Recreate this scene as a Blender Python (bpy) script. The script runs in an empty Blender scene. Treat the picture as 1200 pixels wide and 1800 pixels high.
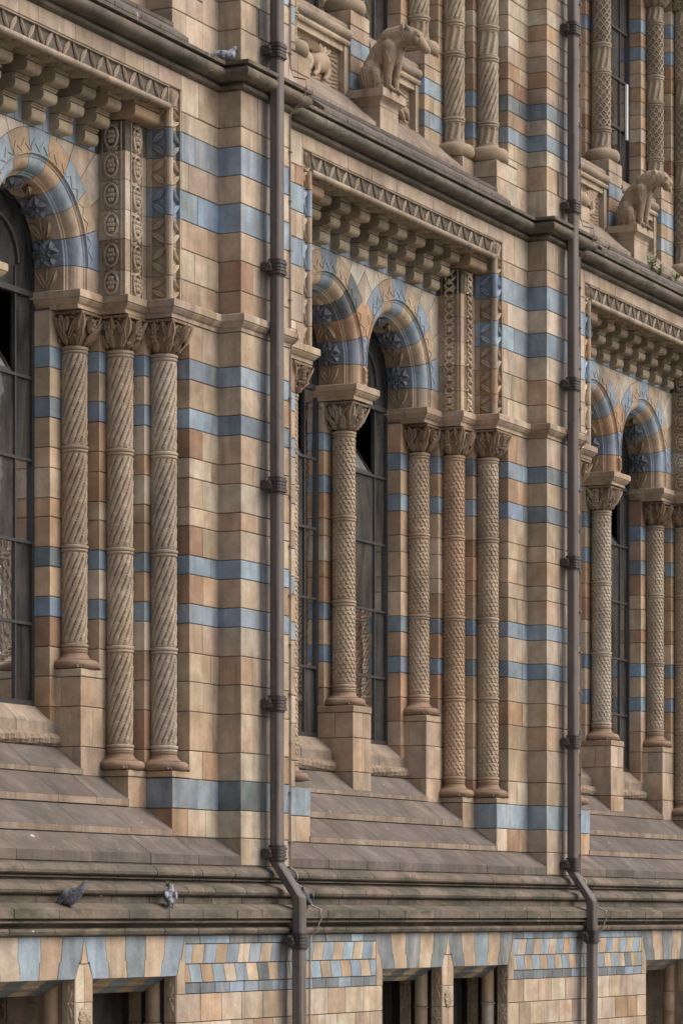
import bpy, bmesh, math, random
from mathutils import Vector, Matrix
R = math.radians
rnd = random.Random(7)
scene = bpy.context.scene
COL = scene.collection

# ------------------------------------------------------------------ camera
EYE = 1.65                                   # eye height above the ground
PHI = math.atan(2777.0 / 5800.0)             # angle between the view axis and the wall
CP, SP = math.cos(PHI), math.sin(PHI)
CAMX, CAMY = -26.57594, -13.96308
PERIOD = 7.3707                              # distance between two piers
BAYX = [-3.18 + k * PERIOD for k in range(4)]
cam_data = bpy.data.cameras.new('camera')
cam = bpy.data.objects.new('camera', cam_data)
COL.objects.link(cam)
cam.location = (CAMX, CAMY, EYE)
cam.rotation_euler = (R(90), 0, PHI - R(90))
cam_data.sensor_fit = 'HORIZONTAL'
cam_data.sensor_width = 36.0
cam_data.lens = 36.0 * 5800.0 / 1200.0
cam_data.shift_x = 0.0
cam_data.shift_y = (1612.0 - 900.0) / 1200.0
cam_data.clip_end = 2000
cam_data.clip_start = 0.5
scene.camera = cam

# ------------------------------------------------------------------ sky, sun, exposure
world = bpy.data.worlds.new('World')
scene.world = world
world.use_nodes = True
wn = world.node_tree
bg = wn.nodes['Background']
sky = wn.nodes.new('ShaderNodeTexSky')
sky.sky_type = 'NISHITA'
sky.sun_disc = False
sky.air_density = 1.0
sky.dust_density = 6.0
sky.ozone_density = 1.0
SUN_DIR = Vector((0.40, -0.85, 1.05)).normalized()     # towards the sun
sky.sun_rotation = math.atan2(SUN_DIR.x, SUN_DIR.y)
sky.sun_elevation = math.asin(SUN_DIR.z)
hs = wn.nodes.new('ShaderNodeHueSaturation')          # overcast: a greyer sky all round
hs.inputs['Saturation'].default_value = 0.95
wn.links.new(sky.outputs[0], hs.inputs['Color'])
wn.links.new(hs.outputs[0], bg.inputs['Color'])
bg.inputs['Strength'].default_value = 0.15
sun_data = bpy.data.lights.new('sun', 'SUN')
sun_data.energy = 0.62
sun_data.angle = R(60)
sun_data.color = (1.0, 0.99, 0.97)
sun = bpy.data.objects.new('sun', sun_data)
COL.objects.link(sun)
sun.location = (0, -20, 30)
sun.rotation_euler = (-SUN_DIR).to_track_quat('-Z', 'Y').to_euler()
vs = scene.view_settings
vs.view_transform = 'Standard'
vs.look = 'None'
vs.gamma = 1.0
vs.exposure = 0.57
vs.use_curve_mapping = False
scene.cycles.max_bounces = 6
scene.cycles.transparent_max_bounces = 8

# ------------------------------------------------------------------ materials
def new_mat(name):
    m = bpy.data.materials.new(name)
    m.use_nodes = True
    nt = m.node_tree
    return m, nt, nt.nodes['Principled BSDF']

def N(nt, t, **kw):
    n = nt.nodes.new(t)
    for k, v in kw.items():
        setattr(n, k, v)
    return n

def mix(nt, fac, a, b, blend='MIX'):
    n = nt.nodes.new('ShaderNodeMix')
    n.data_type = 'RGBA'
    n.blend_type = blend
    for sock, val in ((n.inputs['Factor'], fac), (n.inputs['A'], a), (n.inputs['B'], b)):
        if isinstance(val, bpy.types.NodeSocket):
            nt.links.new(val, sock)
        elif isinstance(val, (int, float)):
            sock.default_value = val
        else:
            sock.default_value = (*val, 1.0) if len(val) == 3 else val
    return n.outputs['Result']

def noise(nt, vec, scale, detail=4.0, rough=0.55, dist=0.0):
    n = nt.nodes.new('ShaderNodeTexNoise')
    n.inputs['Scale'].default_value = scale
    n.inputs['Detail'].default_value = detail
    n.inputs['Roughness'].default_value = rough
    n.inputs['Distortion'].default_value = dist
    nt.links.new(vec, n.inputs['Vector'])
    return n.outputs['Fac']

def ramp(nt, fac, lo, hi, a=0.0, b=1.0):
    n = nt.nodes.new('ShaderNodeMapRange')
    n.inputs['From Min'].default_value = lo
    n.inputs['From Max'].default_value = hi
    n.inputs['To Min'].default_value = a
    n.inputs['To Max'].default_value = b
    nt.links.new(fac, n.inputs['Value'])
    return n.outputs['Result']

def mapping(nt, vec, scale, add=None):
    n = nt.nodes.new('ShaderNodeMapping')
    n.inputs['Scale'].default_value = scale
    nt.links.new(vec, n.inputs['Vector'])
    if add is not None:
        nt.links.new(add, n.inputs['Location'])
    return n.outputs['Vector']

def stone_material(name, wash=0.34, soot=0.45, algae=0.0, bump=0.25, rough=0.78, mottle=0.2, leak=0.0, thr=0.50, rust=0.5, flow=0.0, streak=(7.0, 7.0, 0.55)):
    """Fired clay / stone that takes its own colour from the object's colour, with mottling, a pale bloom and soot runs."""
    m, nt, b = new_mat(name)
    tc = N(nt, 'ShaderNodeTexCoord')
    geo = N(nt, 'ShaderNodeNewGeometry')
    oi = N(nt, 'ShaderNodeObjectInfo')
    mul = N(nt, 'ShaderNodeVectorMath', operation='SCALE')
    cmb = N(nt, 'ShaderNodeCombineXYZ')
    nt.links.new(oi.outputs['Random'], cmb.inputs[0])
    nt.links.new(oi.outputs['Random'], cmb.inputs[1])
    nt.links.new(oi.outputs['Random'], cmb.inputs[2])
    nt.links.new(cmb.outputs[0], mul.inputs[0])
    mul.inputs['Scale'].default_value = 37.0
    pos = geo.outputs['Position']
    vobj = mapping(nt, pos, (1, 1, 1), mul.outputs[0])
    base = oi.outputs['Color']
    n1 = noise(nt, vobj, 4.5, 5, 0.6)
    c = mix(nt, 1.0, base, mix(nt, ramp(nt, n1, 0.3, 0.72), (1 - mottle, 1 - mottle * 1.1, 1 - mottle * 1.25), (1 + mottle * .8, 1 + mottle * .75, 1 + mottle * .65)), 'MULTIPLY')
    nr = noise(nt, mapping(nt, vobj, (2.2, 2.2, 3.0)), 1.0, 5, 0.65, 0.8)
    c = mix(nt, ramp(nt, nr, 0.50, 0.74, 0.0, rust), c, mix(nt, 1.0, c, (0.86, 0.62, 0.44), 'MULTIPLY'))
    # pale bloom, runs down the face
    vw = mapping(nt, vobj, (5.0, 5.0, 1.3))
    nw = noise(nt, vw, 1.0, 5, 0.62, 0.6)
    c = mix(nt, ramp(nt, nw, 0.52, 0.80, 0.0, wash), c, (0.52, 0.47, 0.405))
    ng = noise(nt, mapping(nt, pos, (1.7, 1.7, 0.9)), 1.0, 6, 0.68, 0.6)
    c = mix(nt, 1.0, c, mix(nt, ramp(nt, ng, 0.34, 0.66), (1.10, 1.10, 1.10), (0.72, 0.71, 0.70)), 'MULTIPLY')
    # soot runs, world fixed so that they cross joints
    vs_ = mapping(nt, pos, streak)
    ns = noise(nt, vs_, 1.0, 6, 0.65)
    c = mix(nt, ramp(nt, ns, 0.50, 0.78, 0.0, soot), c, (0.055, 0.05, 0.045))
    if leak > 0:            # rain leaking from the pipe joints has blackened a strip of the pier
        sx = N(nt, 'ShaderNodeSeparateXYZ'); nt.links.new(pos, sx.inputs[0])
        a1 = N(nt, 'ShaderNodeMath', operation='SUBTRACT'); nt.links.new(sx.outputs[0], a1.inputs[0]); a1.inputs[1].default_value = 0.505 - 10 * PERIOD
        a2 = N(nt, 'ShaderNodeMath', operation='PINGPONG'); nt.links.new(a1.outputs[0], a2.inputs[0]); a2.inputs[1].default_value = PERIOD / 2
        band = ramp(nt, a2.outputs[0], 0.30, 0.10)
        nl = noise(nt, mapping(nt, pos, (9, 9, 0.9)), 1.0, 6, 0.7)
        a3 = N(nt, 'ShaderNodeMath', operation='MULTIPLY'); nt.links.new(band, a3.inputs[0]); nt.links.new(ramp(nt, nl, 0.32, 0.62), a3.inputs[1])
        a4 = N(nt, 'ShaderNodeMath', operation='MULTIPLY'); nt.links.new(a3.outputs[0], a4.inputs[0]); a4.inputs[1].default_value = leak
        c = mix(nt, a4.outputs[0], c, (0.05, 0.053, 0.06))
    if flow > 0:            # dark tracks where water runs down the slope
        nfl = noise(nt, mapping(nt, pos, (8.0, 1.6, 1.6)), 1.0, 6, 0.65, 0.5)
        c = mix(nt, ramp(nt, nfl, 0.48, 0.70, 0.0, flow), c, (0.05, 0.047, 0.043))
        nfl2 = noise(nt, mapping(nt, pos, (3.0, 3.0, 3.0)), 1.0, 6, 0.7, 0.5)
        c = mix(nt, ramp(nt, nfl2, 0.52, 0.70, 0.0, flow * .7), c, (0.24, 0.225, 0.21))
    # fine pores
    nf = noise(nt, pos, 130.0, 2, 0.6)
    c = mix(nt, 1.0, c, mix(nt, ramp(nt, nf, 0.25, 0.75), (0.88, 0.88, 0.88), (1.08, 1.08, 1.08)), 'MULTIPLY')
    sp = noise(nt, pos, 55.0, 1, 0.4)
    c = mix(nt, ramp(nt, sp, 0.70, 0.76, 0.0, 0.45), c, (0.06, 0.05, 0.045))
    if algae > 0:
        va = mapping(nt, pos, (1.6, 3.0, 5.0))
        na = noise(nt, va, 1.0, 7, 0.7, 0.4)
        c = mix(nt, ramp(nt, na, thr, thr + .16, 0.0, algae), c, (0.040, 0.048, 0.030))
        na2 = noise(nt, mapping(nt, pos, (2.5, 2.5, 9.0)), 1.0, 6, 0.7)
        c = mix(nt, ramp(nt, na2, 0.56, 0.70, 0.0, algae * .8), c, (0.03, 0.03, 0.028))
        nk = noise(nt, mapping(nt, pos, (17.0, 2.2, 2.2)), 1.0, 3, 0.5)
        c = mix(nt, ramp(nt, nk, 0.735, 0.78, 0.0, 0.55), c, (0.5, 0.5, 0.48))
        nd = noise(nt, mapping(nt, pos, (9.0, 9.0, 9.0)), 1.0, 2, 0.5)
        c = mix(nt, ramp(nt, nd, 0.745, 0.77, 0.0, 0.6), c, (0.6, 0.6, 0.57))
    nt.links.new(c, b.inputs['Base Color'])
    b.inputs['Roughness'].default_value = rough
    b.inputs['Specular IOR Level'].default_value = 0.35
    nb = noise(nt, pos, 45.0, 4, 0.6)
    nb2 = noise(nt, pos, 9.0, 3, 0.5)
    bp = N(nt, 'ShaderNodeBump')
    bp.inputs['Strength'].default_value = bump
    bp.inputs['Distance'].default_value = 0.012
    ad = N(nt, 'ShaderNodeMath', operation='ADD')
    nt.links.new(nb, ad.inputs[0]); nt.links.new(nb2, ad.inputs[1])
    nt.links.new(ad.outputs[0], bp.inputs['Height'])
    nt.links.new(bp.outputs[0], b.inputs['Normal'])
    return m

TERRA = stone_material('terracotta', wash=0.5, soot=0.50, rust=0.55, mottle=0.26, bump=0.3, rough=0.66, leak=0.85)
JAMB = stone_material('sheltered_terracotta', wash=0.12, soot=0.22, bump=0.2, rough=0.62, mottle=0.22)
GLAZED = stone_material('glazed_flowers', wash=0.05, soot=0.2, rust=0.0, bump=0.2, rough=0.38)
CARVED = stone_material('carved_terracotta', wash=0.18, soot=0.30, bump=0.4, rough=0.8)
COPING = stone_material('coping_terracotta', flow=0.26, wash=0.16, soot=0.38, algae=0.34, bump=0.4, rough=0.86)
MOULD = stone_material('weathered_moulding', wash=0.14, soot=0.42, thr=0.45, algae=0.75, bump=0.5, rough=0.88)
CORNICE = stone_material('sooty_cornice', wash=0.08, soot=0.6, thr=0.45, algae=0.8, bump=0.5, rough=0.85)

def plain(name, col, rough=0.7, metal=0.0, bump=0.0, scale=30.0, var=0.2, spec=0.5):
    m, nt, b = new_mat(name)
    geo = N(nt, 'ShaderNodeNewGeometry')
    n = noise(nt, geo.outputs['Position'], scale, 5, 0.6)
    d = [c * (1 - var) for c in col]; e = [c * (1 + var) for c in col]
    nt.links.new(mix(nt, ramp(nt, n, 0.3, 0.7), d, e), b.inputs['Base Color'])
    b.inputs['Roughness'].default_value = rough
    b.inputs['Metallic'].default_value = metal
    b.inputs['Specular IOR Level'].default_value = spec
    if bump:
        bp = N(nt, 'ShaderNodeBump'); bp.inputs['Strength'].default_value = bump; bp.inputs['Distance'].default_value = 0.01
        nt.links.new(n, bp.inputs['Height']); nt.links.new(bp.outputs[0], b.inputs['Normal'])
    return m

MORTAR = plain('sooty_mortar', (0.095, 0.08, 0.066), 0.95, var=0.35)
FRAME = plain('dark_window_metal', (0.030, 0.029, 0.031), 0.55, scale=18, var=0.35)
ROOM = plain('dark_room', (0.035, 0.03, 0.026), 0.9, scale=1.2, var=0.5)
GROUND = plain('pale_bounce_ground', (0.27, 0.255, 0.225), 0.95, bump=0.6, scale=40, var=0.3)  # unseen ground, colour paled so its bounce fills recesses and undersides
LEAD = plain('cable_sheath', (0.20, 0.145, 0.12), 0.6, scale=25, var=0.3)
PALECABLE = plain('pale_cable', (0.36, 0.31, 0.27), 0.6, scale=25, var=0.2)
WEED = plain('weed_leaf', (0.10, 0.17, 0.035), 0.6, scale=40, var=0.35)
DRYWEED = plain('yellowing_grass', (0.30, 0.27, 0.06), 0.7, scale=40, var=0.3)
SIGNY = plain('yellow_card', (0.55, 0.45, 0.10), 0.6, var=0.05)

def pipe_material():
    m, nt, b = new_mat('painted_iron')
    geo = N(nt, 'ShaderNodeNewGeometry')
    n = noise(nt, mapping(nt, geo.outputs['Position'], (12, 12, 1.2)), 1.0, 6, 0.65)
    c = mix(nt, ramp(nt, n, 0.3, 0.72), (0.060, 0.049, 0.043), (0.140, 0.117, 0.104))
    n2 = noise(nt, geo.outputs['Position'], 7.0, 6, 0.7)
    c = mix(nt, ramp(nt, n2, 0.56, 0.72, 0.0, 0.55), c, (0.03, 0.026, 0.024))
    n3 = noise(nt, mapping(nt, geo.outputs['Position'], (20, 20, 5)), 1.0, 5, 0.7)
    c = mix(nt, ramp(nt, n3, 0.58, 0.70, 0.0, 0.5), c, (0.15, 0.075, 0.04))
    n4 = noise(nt, mapping(nt, geo.outputs['Position'], (30, 30, 6)), 1.0, 4, 0.6)
    c = mix(nt, ramp(nt, n4, 0.66, 0.72, 0.0, 0.5), c, (0.22, 0.19, 0.17))
    oi = N(nt, 'ShaderNodeObjectInfo')
    c = mix(nt, 1.0, c, oi.outputs['Color'], 'MULTIPLY')
    nt.links.new(c, b.inputs['Base Color'])
    b.inputs['Roughness'].default_value = 0.6
    bp = N(nt, 'ShaderNodeBump'); bp.inputs['Strength'].default_value = 0.3; bp.inputs['Distance'].default_value = 0.006
    nt.links.new(n2, bp.inputs['Height']); nt.links.new(bp.outputs[0], b.inputs['Normal'])
    return m
IRON = pipe_material()

def glass_material():
    m = bpy.data.materials.new('window_glass'); m.use_nodes = True
    nt = m.node_tree
    nt.nodes.remove(nt.nodes['Principled BSDF'])
    out = nt.nodes['Material Output']
    geo = N(nt, 'ShaderNodeNewGeometry')
    n = noise(nt, geo.outputs['Position'], 1.3, 4, 0.6)
    tr = N(nt, 'ShaderNodeBsdfTransparent')
    nt.links.new(mix(nt, ramp(nt, n, 0.35, 0.7), (0.42, 0.42, 0.40), (0.62, 0.60, 0.56)), tr.inputs['Color'])
    gl = N(nt, 'ShaderNodeBsdfGlossy'); gl.inputs['Roughness'].default_value = 0.015
    gl.inputs['Color'].default_value = (0.8, 0.82, 0.85, 1)
    df = N(nt, 'ShaderNodeBsdfDiffuse'); df.inputs['Color'].default_value = (0.19, 0.185, 0.175, 1)
    fr = N(nt, 'ShaderNodeFresnel'); fr.inputs['IOR'].default_value = 1.5
    m1 = N(nt, 'ShaderNodeMixShader'); 
    dn = noise(nt, mapping(nt, geo.outputs['Position'], (3.5, 3.5, 1.1)), 1.0, 6, 0.65, 0.7)
    nt.links.new(ramp(nt, dn, 0.34, 0.70, 0.10, 0.46), m1.inputs[0])
    nt.links.new(tr.outputs[0], m1.inputs[1]); nt.links.new(df.outputs[0], m1.inputs[2])
    m2 = N(nt, 'ShaderNodeMixShader')
    bp = N(nt, 'ShaderNodeBump'); bp.inputs['Strength'].default_value = 0.10; bp.inputs['Distance'].default_value = 0.02
    nt.links.new(noise(nt, geo.outputs['Position'], 3.0, 3, 0.5), bp.inputs['Height'])
    nt.links.new(bp.outputs[0], gl.inputs['Normal'])
    nt.links.new(fr.outputs[0], m2.inputs[0]); nt.links.new(m1.outputs[0], m2.inputs[1]); nt.links.new(gl.outputs[0], m2.inputs[2])
    nt.links.new(m2.outputs[0], out.inputs['Surface'])
    return m
GLASS = glass_material()
SKYGREY = plain('sky_grey_tilted_glass', (0.16, 0.165, 0.17), 0.25, scale=6, var=0.35, spec=0.7)  # the tilted pane's grey sky reflection is painted into its base colour

def pigeon_material():
    m, nt, b = new_mat('pigeon_feathers')
    tc = N(nt, 'ShaderNodeTexCoord'); oi = N(nt, 'ShaderNodeObjectInfo')
    n = noise(nt, tc.outputs['Object'], 26.0, 3, 0.7)
    c = mix(nt, ramp(nt, n, 0.42, 0.60), oi.outputs['Color'], (0.06, 0.062, 0.075))
    n2 = noise(nt, tc.outputs['Object'], 60.0, 2, 0.6)
    c = mix(nt, ramp(nt, n2, 0.55, 0.70, 0, 0.6), c, (0.40, 0.41, 0.45))
    nt.links.new(c, b.inputs['Base Color']); b.inputs['Roughness'].default_value = 0.7
    return m
FEATHER = pigeon_material()

# ------------------------------------------------------------------ colours (albedo)
BUFF = [(0.43, 0.31, 0.19), (0.40, 0.29, 0.18), (0.46, 0.345, 0.22), (0.385, 0.265, 0.155), (0.44, 0.315, 0.205)]
PALE = [(0.50, 0.405, 0.29), (0.47, 0.365, 0.255), (0.45, 0.37, 0.275), (0.49, 0.37, 0.265), (0.52, 0.43, 0.33)]
WARM = [(0.42, 0.25, 0.125), (0.39, 0.225, 0.11), (0.40, 0.26, 0.15), (0.44, 0.285, 0.16)]
RUST = [(0.33, 0.175, 0.095), (0.35, 0.19, 0.10), (0.31, 0.165, 0.095)]
BLUE = [(0.195, 0.255, 0.355), (0.21, 0.275, 0.38), (0.17, 0.225, 0.315), (0.235, 0.30, 0.40), (0.17, 0.21, 0.275), (0.19, 0.25, 0.36)]
SLATE = [(0.130, 0.150, 0.180), (0.145, 0.17, 0.205), (0.112, 0.128, 0.152)]
PINKBUFF = [(0.42, 0.305, 0.23), (0.44, 0.31, 0.225), (0.40, 0.285, 0.205), (0.45, 0.345, 0.255)]
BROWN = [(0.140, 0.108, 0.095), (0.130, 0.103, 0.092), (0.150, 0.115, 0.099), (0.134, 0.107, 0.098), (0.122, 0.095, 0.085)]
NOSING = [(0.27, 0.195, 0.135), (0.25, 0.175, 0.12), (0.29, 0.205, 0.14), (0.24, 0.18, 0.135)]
CARVE = [(0.33, 0.235, 0.15), (0.31, 0.215, 0.135), (0.34, 0.25, 0.165)]

def pick(*pools):
    """pools: (weight, list) pairs"""
    t = rnd.random() * sum(w for w, _ in pools)
    for w, p in pools:
        t -= w
        if t <= 0:
            break
    c = rnd.choice(p)
    k = rnd.uniform(0.94, 1.10) if c[2] > c[0] else rnd.uniform(0.86, 1.12)
    l = 0.3 * c[0] + 0.55 * c[1] + 0.15 * c[2]
    ds = rnd.uniform(.12, .38) if c[2] > c[0] else 0.17
    c = tuple(v + (l - v) * ds for v in c)
    tint = (1.06, 1.15, 1.12) if c[2] > c[0] else (1.0, 1.0, 1.0)
    c = tuple(v * t for v, t in zip(c, tint))
    return tuple(min(0.8, v * k * rnd.uniform(0.975, 1.025)) for v in c)

def c_wall(): return pick((4, BUFF), (5, PALE), (1.8, PINKBUFF), (1.5, WARM), (.25, RUST))
def c_pier(): return pick((5, BUFF), (3.5, PALE), (1.6, PINKBUFF), (2.2, WARM), (.4, RUST))
def c_jamb(): return tuple(v * 1.14 for v in pick((3.5, BUFF), (4, WARM), (.9, RUST), (1, PALE)))
def c_blue(): return pick((6, BLUE), (.35, SLATE))
def c_carv(): return pick((1, CARVE))

# ------------------------------------------------------------------ mesh helpers
class MB:
    def __init__(self):
        self.v = []; self.f = []
    def add(self, vs, fs):
        n = len(self.v)
        self.v.extend([tuple(p) for p in vs])
        self.f.extend([tuple(i + n for i in f) for f in fs])
        return self
    def box(self, x0, x1, y0, y1, z0, z1):
        return self.add([(x0, y0, z0), (x1, y0, z0), (x1, y1, z0), (x0, y1, z0), (x0, y0, z1), (x1, y0, z1), (x1, y1, z1), (x0, y1, z1)],
                        [(0, 3, 2, 1), (4, 5, 6, 7), (0, 1, 5, 4), (1, 2, 6, 5), (2, 3, 7, 6), (3, 0, 4, 7)])
    def merge(self, o, M=None):
        return self.add([M @ Vector(p) for p in o.v] if M is not None else o.v, o.f)

def seg_norm(a, b):
    dx, dy = b[0] - a[0], b[1] - a[1]
    l = math.hypot(dx, dy)
    return (dy / l, -dx / l)

def offset_path(path, d):
    out = []
    n = len(path)
    for i in range(n):
        if i == 0:
            nx, ny = seg_norm(path[0], path[1]); k = d
        elif i == n - 1:
            nx, ny = seg_norm(path[-2], path[-1]); k = d
        else:
            a = seg_norm(path[i - 1], path[i]); b = seg_norm(path[i], path[i + 1])
            k = d / (1 + a[0] * b[0] + a[1] * b[1])
            nx, ny = a[0] + b[0], a[1] + b[1]
        out.append((path[i][0] + nx * k, path[i][1] + ny * k))
    return out

def trim(path, g):
    """shorten a plan path by g at both ends"""
    p = [tuple(q) for q in path]
    def cut(a, b):
        l = math.hypot(b[0] - a[0], b[1] - a[1])
        t = min(g / l, 0.4)
        return (a[0] + (b[0] - a[0]) * t, a[1] + (b[1] - a[1]) * t)
    p[0] = cut(path[0], path[1]); p[-1] = cut(path[-1], path[-2])
    return p

def sweep(mb, path, prof):
    """run a closed profile of (outward distance, z) along a plan path of (u, y)"""
    cache = {}
    cols = []
    for d, z in prof:
        k = round(d, 6)
        if k not in cache:
            cache[k] = offset_path(path, d)
        cols.append([(q[0], q[1], z) for q in cache[k]])
    n, m = len(path), len(prof)
    vs = [cols[j][i] for i in range(n) for j in range(m)]
    fs = []
    for i in range(n - 1):
        for j in range(m):
            j2 = (j + 1) % m
            fs.append((i * m + j, i * m + j2, (i + 1) * m + j2, (i + 1) * m + j))
    fs.append(tuple(range(m))[::-1])
    fs.append(tuple((n - 1) * m + j for j in range(m)))
    return mb.add(vs, fs)

GAP = 0.0027
def block(path, z0, z1, t=0.10, ch=0.006, d=0.0, g=GAP):
    mb = MB()
    a, b = z0 + g, z1 - g
    return sweep(mb, trim(path, g * .75), [(-t, a), (d - ch, a), (d, a + ch), (d, b - ch), (d - ch, b), (-t, b)])

def poly_block(pts, y0, t, ch=0.005):
    """flat polygon of (u, z) in the plane y = y0, facing -y, t thick, arrised edges (pts already inset)"""
    n = len(pts)
    cx = sum(p[0] for p in pts) / n; cz = sum(p[1] for p in pts) / n
    def ins(p):
        dx, dz = cx - p[0], cz - p[1]
        l = math.hypot(dx, dz) or 1
        return (p[0] + dx / l * ch, p[1] + dz / l * ch)
    vs = [(*[ins(p)[0]], y0, ins(p)[1]) for p in pts] + [(p[0], y0 + ch, p[1]) for p in pts] + [(p[0], y0 + t, p[1]) for p in pts]
    fs = [tuple(range(n))]
    for k in (0, n):
        for i in range(n):
            j = (i + 1) % n
            fs.append((k + i, k + n + i, k + n + j, k + j))
    return MB().add(vs, fs)

def lathe(mb, prof, seg=28, cx=0.0, cy=0.0):
    """prof: (r, z) bottom to top"""
    m = len(prof)
    vs = [(cx + r * math.cos(2 * math.pi * i / seg), cy + r * math.sin(2 * math.pi * i / seg), z) for i in range(seg) for r, z in prof]
    fs = []
    for i in range(seg):
        a, b = i * m, ((i + 1) % seg) * m
        for j in range(m - 1):
            fs.append((a + j, b + j, b + j + 1, a + j + 1))
    return mb.add(vs, fs)

def tube(mb, pts, r, seg=8, cap=True):
    pts = [Vector(p) for p in pts]
    rs = r if isinstance(r, (list, tuple)) else [r] * len(pts)
    vs, fs = [], []
    up = Vector((0.31, 0.17, 0.93))
    for i, p in enumerate(pts):
        t = (pts[min(i + 1, len(pts) - 1)] - pts[max(i - 1, 0)]).normalized()
        a = t.cross(up)
        if a.length < 1e-3: a = t.cross(Vector((1, 0, 0)))
        a.normalize(); b = t.cross(a)
        for k in range(seg):
            an = 2 * math.pi * k / seg
            vs.append(p + (a * math.cos(an) + b * math.sin(an)) * rs[i])
    for i in range(len(pts) - 1):
        for k in range(seg):
            k2 = (k + 1) % seg
            fs.append((i * seg + k, i * seg + k2, (i + 1) * seg + k2, (i + 1) * seg + k))
    if cap:
        fs.append(tuple(range(seg))[::-1]); fs.append(tuple((len(pts) - 1) * seg + k for k in range(seg)))
    return mb.add(vs, fs)

def ball(mb, c, r, seg=10, rings=6, M=None):
    rx, ry, rz = r if isinstance(r, (tuple, list)) else (r, r, r)
    vs, fs = [], []
    for i in range(1, rings):
        th = math.pi * i / rings
        for k in range(seg):
            an = 2 * math.pi * k / seg
            v = Vector((rx * math.sin(th) * math.cos(an), ry * math.sin(th) * math.sin(an), rz * math.cos(th)))
            vs.append(v)
    vs.append(Vector((0, 0, rz))); vs.append(Vector((0, 0, -rz)))
    T, B = len(vs) - 2, len(vs) - 1
    for i in range(rings - 2):
        for k in range(seg):
            k2 = (k + 1) % seg
            fs.append((i * seg + k, (i + 1) * seg + k, (i + 1) * seg + k2, i * seg + k2))
    for k in range(seg):
        k2 = (k + 1) % seg
        fs.append((T, k, k2)); fs.append((B, (rings - 2) * seg + k2, (rings - 2) * seg + k))
    if M is not None:
        vs = [M @ v for v in vs]
    return mb.add([(v[0] + c[0], v[1] + c[1], v[2] + c[2]) for v in vs], fs)

def leaf(mb, p0, p1, nrm, w, h, curl=0.0, rib=True):
    """pointed carved leaf lying on a surface, from p0 to p1, raised along nrm"""
    p0, p1, nrm = Vector(p0), Vector(p1), Vector(nrm).normalized()
    ax = p1 - p0
    side = ax.cross(nrm).normalized()
    rows = [(0.0, 0.0), (0.22, 0.72), (0.5, 1.0), (0.78, 0.68), (1.0, 0.0)]
    vs, fs = [], []
    for t, k in rows:
        c = p0 + ax * t + nrm * (curl * t * t)
        for q, hh in ((-1, -0.1), (-0.5, 1.0), (0, 0.45 if rib else 1.2), (0.5, 1.0), (1, -0.1)):
            hk = hh if 0 < t < 1 else 0.2
            vs.append(c + side * (q * w * 0.5 * max(k, 0.04)) + nrm * (h * hk))
    for i in range(4):
        for j in range(4):
            a = i * 5 + j
            fs.append((a, a + 1, a + 6, a + 5))
    return mb.add(vs, fs)

CACHE = {}
def to_mesh(name, mb, smooth=False, mirror=False, recalc=True):
    vs = [(-p[0], p[1], p[2]) for p in mb.v] if mirror else mb.v
    me = bpy.data.meshes.new(name)
    me.from_pydata([tuple(p) for p in vs], [], mb.f)
    if recalc:
        bm = bmesh.new(); bm.from_mesh(me)
        bmesh.ops.recalc_face_normals(bm, faces=bm.faces)
        bm.to_mesh(me); bm.free()
    if smooth:
        me.polygons.foreach_set('use_smooth', [True] * len(me.polygons))
        try:
            me.set_sharp_from_angle(angle=R(38))
        except Exception:
            pass
    me.update()
    return me

def link(name, me, mat, parent=None, loc=(0, 0, 0), col=None, rot=None):
    o = bpy.data.objects.new(name, me)
    COL.objects.link(o)
    o.location = loc
    if rot: o.rotation_euler = rot
    if parent is not None: o.parent = parent
    if me is not None and mat is not None and not me.materials:
        me.materials.append(mat)
    if col is not None:
        l = 0.3 * col[0] + 0.55 * col[1] + 0.15 * col[2]
        ds = 0.13 if col[0] > col[2] else 0.0
        tn = (0.99, 1.003, 0.985) if ds else (1.03, 1.03, 1.03)      # kiln tone of this clay
        o.color = (*[(v + (l - v) * ds) * t for v, t in zip(col, tn)], 1.0)
    return o

def empty(name, loc=(0, 0, 0), parent=None):
    o = bpy.data.objects.new(name, None)
    COL.objects.link(o); o.location = loc; o.empty_display_size = 0.2
    if parent is not None: o.parent = parent
    return o

def tag(o, label=None, cat=None, group=None, kind=None):
    if label: o['label'] = label
    if cat: o['category'] = cat
    if group: o['group'] = group
    if kind: o['kind'] = kind
    return o

def to_px(x, y, z):
    dx, dy = x - CAMX, y - CAMY
    Z = dx * CP + dy * SP
    return 600 + 5800 * (dx * SP - dy * CP) / Z, 1612 - 5800 * (z - EYE) / Z

def in_view(vs, xc, margin=140, z_off=EYE):
    xs = [p[0] for p in vs]; ys = [p[1] for p in vs]; zs = [p[2] for p in vs]
    pp = [to_px(xc + x, y, z + z_off) for x in (min(xs), max(xs)) for y in (min(ys), max(ys)) for z in (min(zs), max(zs))]
    return not (max(p[0] for p in pp) < -margin or min(p[0] for p in pp) > 1200 + margin or max(p[1] for p in pp) < -margin or min(p[1] for p in pp) > 1800 + margin)

# ------------------------------------------------------------------ the setting: ground
gm = MB().add([(-400, -600, 0), (600, -600, 0), (600, 400, 0), (-400, 400, 0)], [(0, 1, 2, 3)])
ground = link('ground', to_mesh('ground', gm), GROUND)
tag(ground, 'unseen ground in front of the building, paled to bounce light upward', 'ground', kind='structure')

# ------------------------------------------------------------------ the building
building = tag(empty('museum_building', (BAYX[1], 0, 0)), 'ornate terracotta museum facade with blue bands, arched windows and carved columns', 'building')
BX = BAYX[1]

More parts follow.
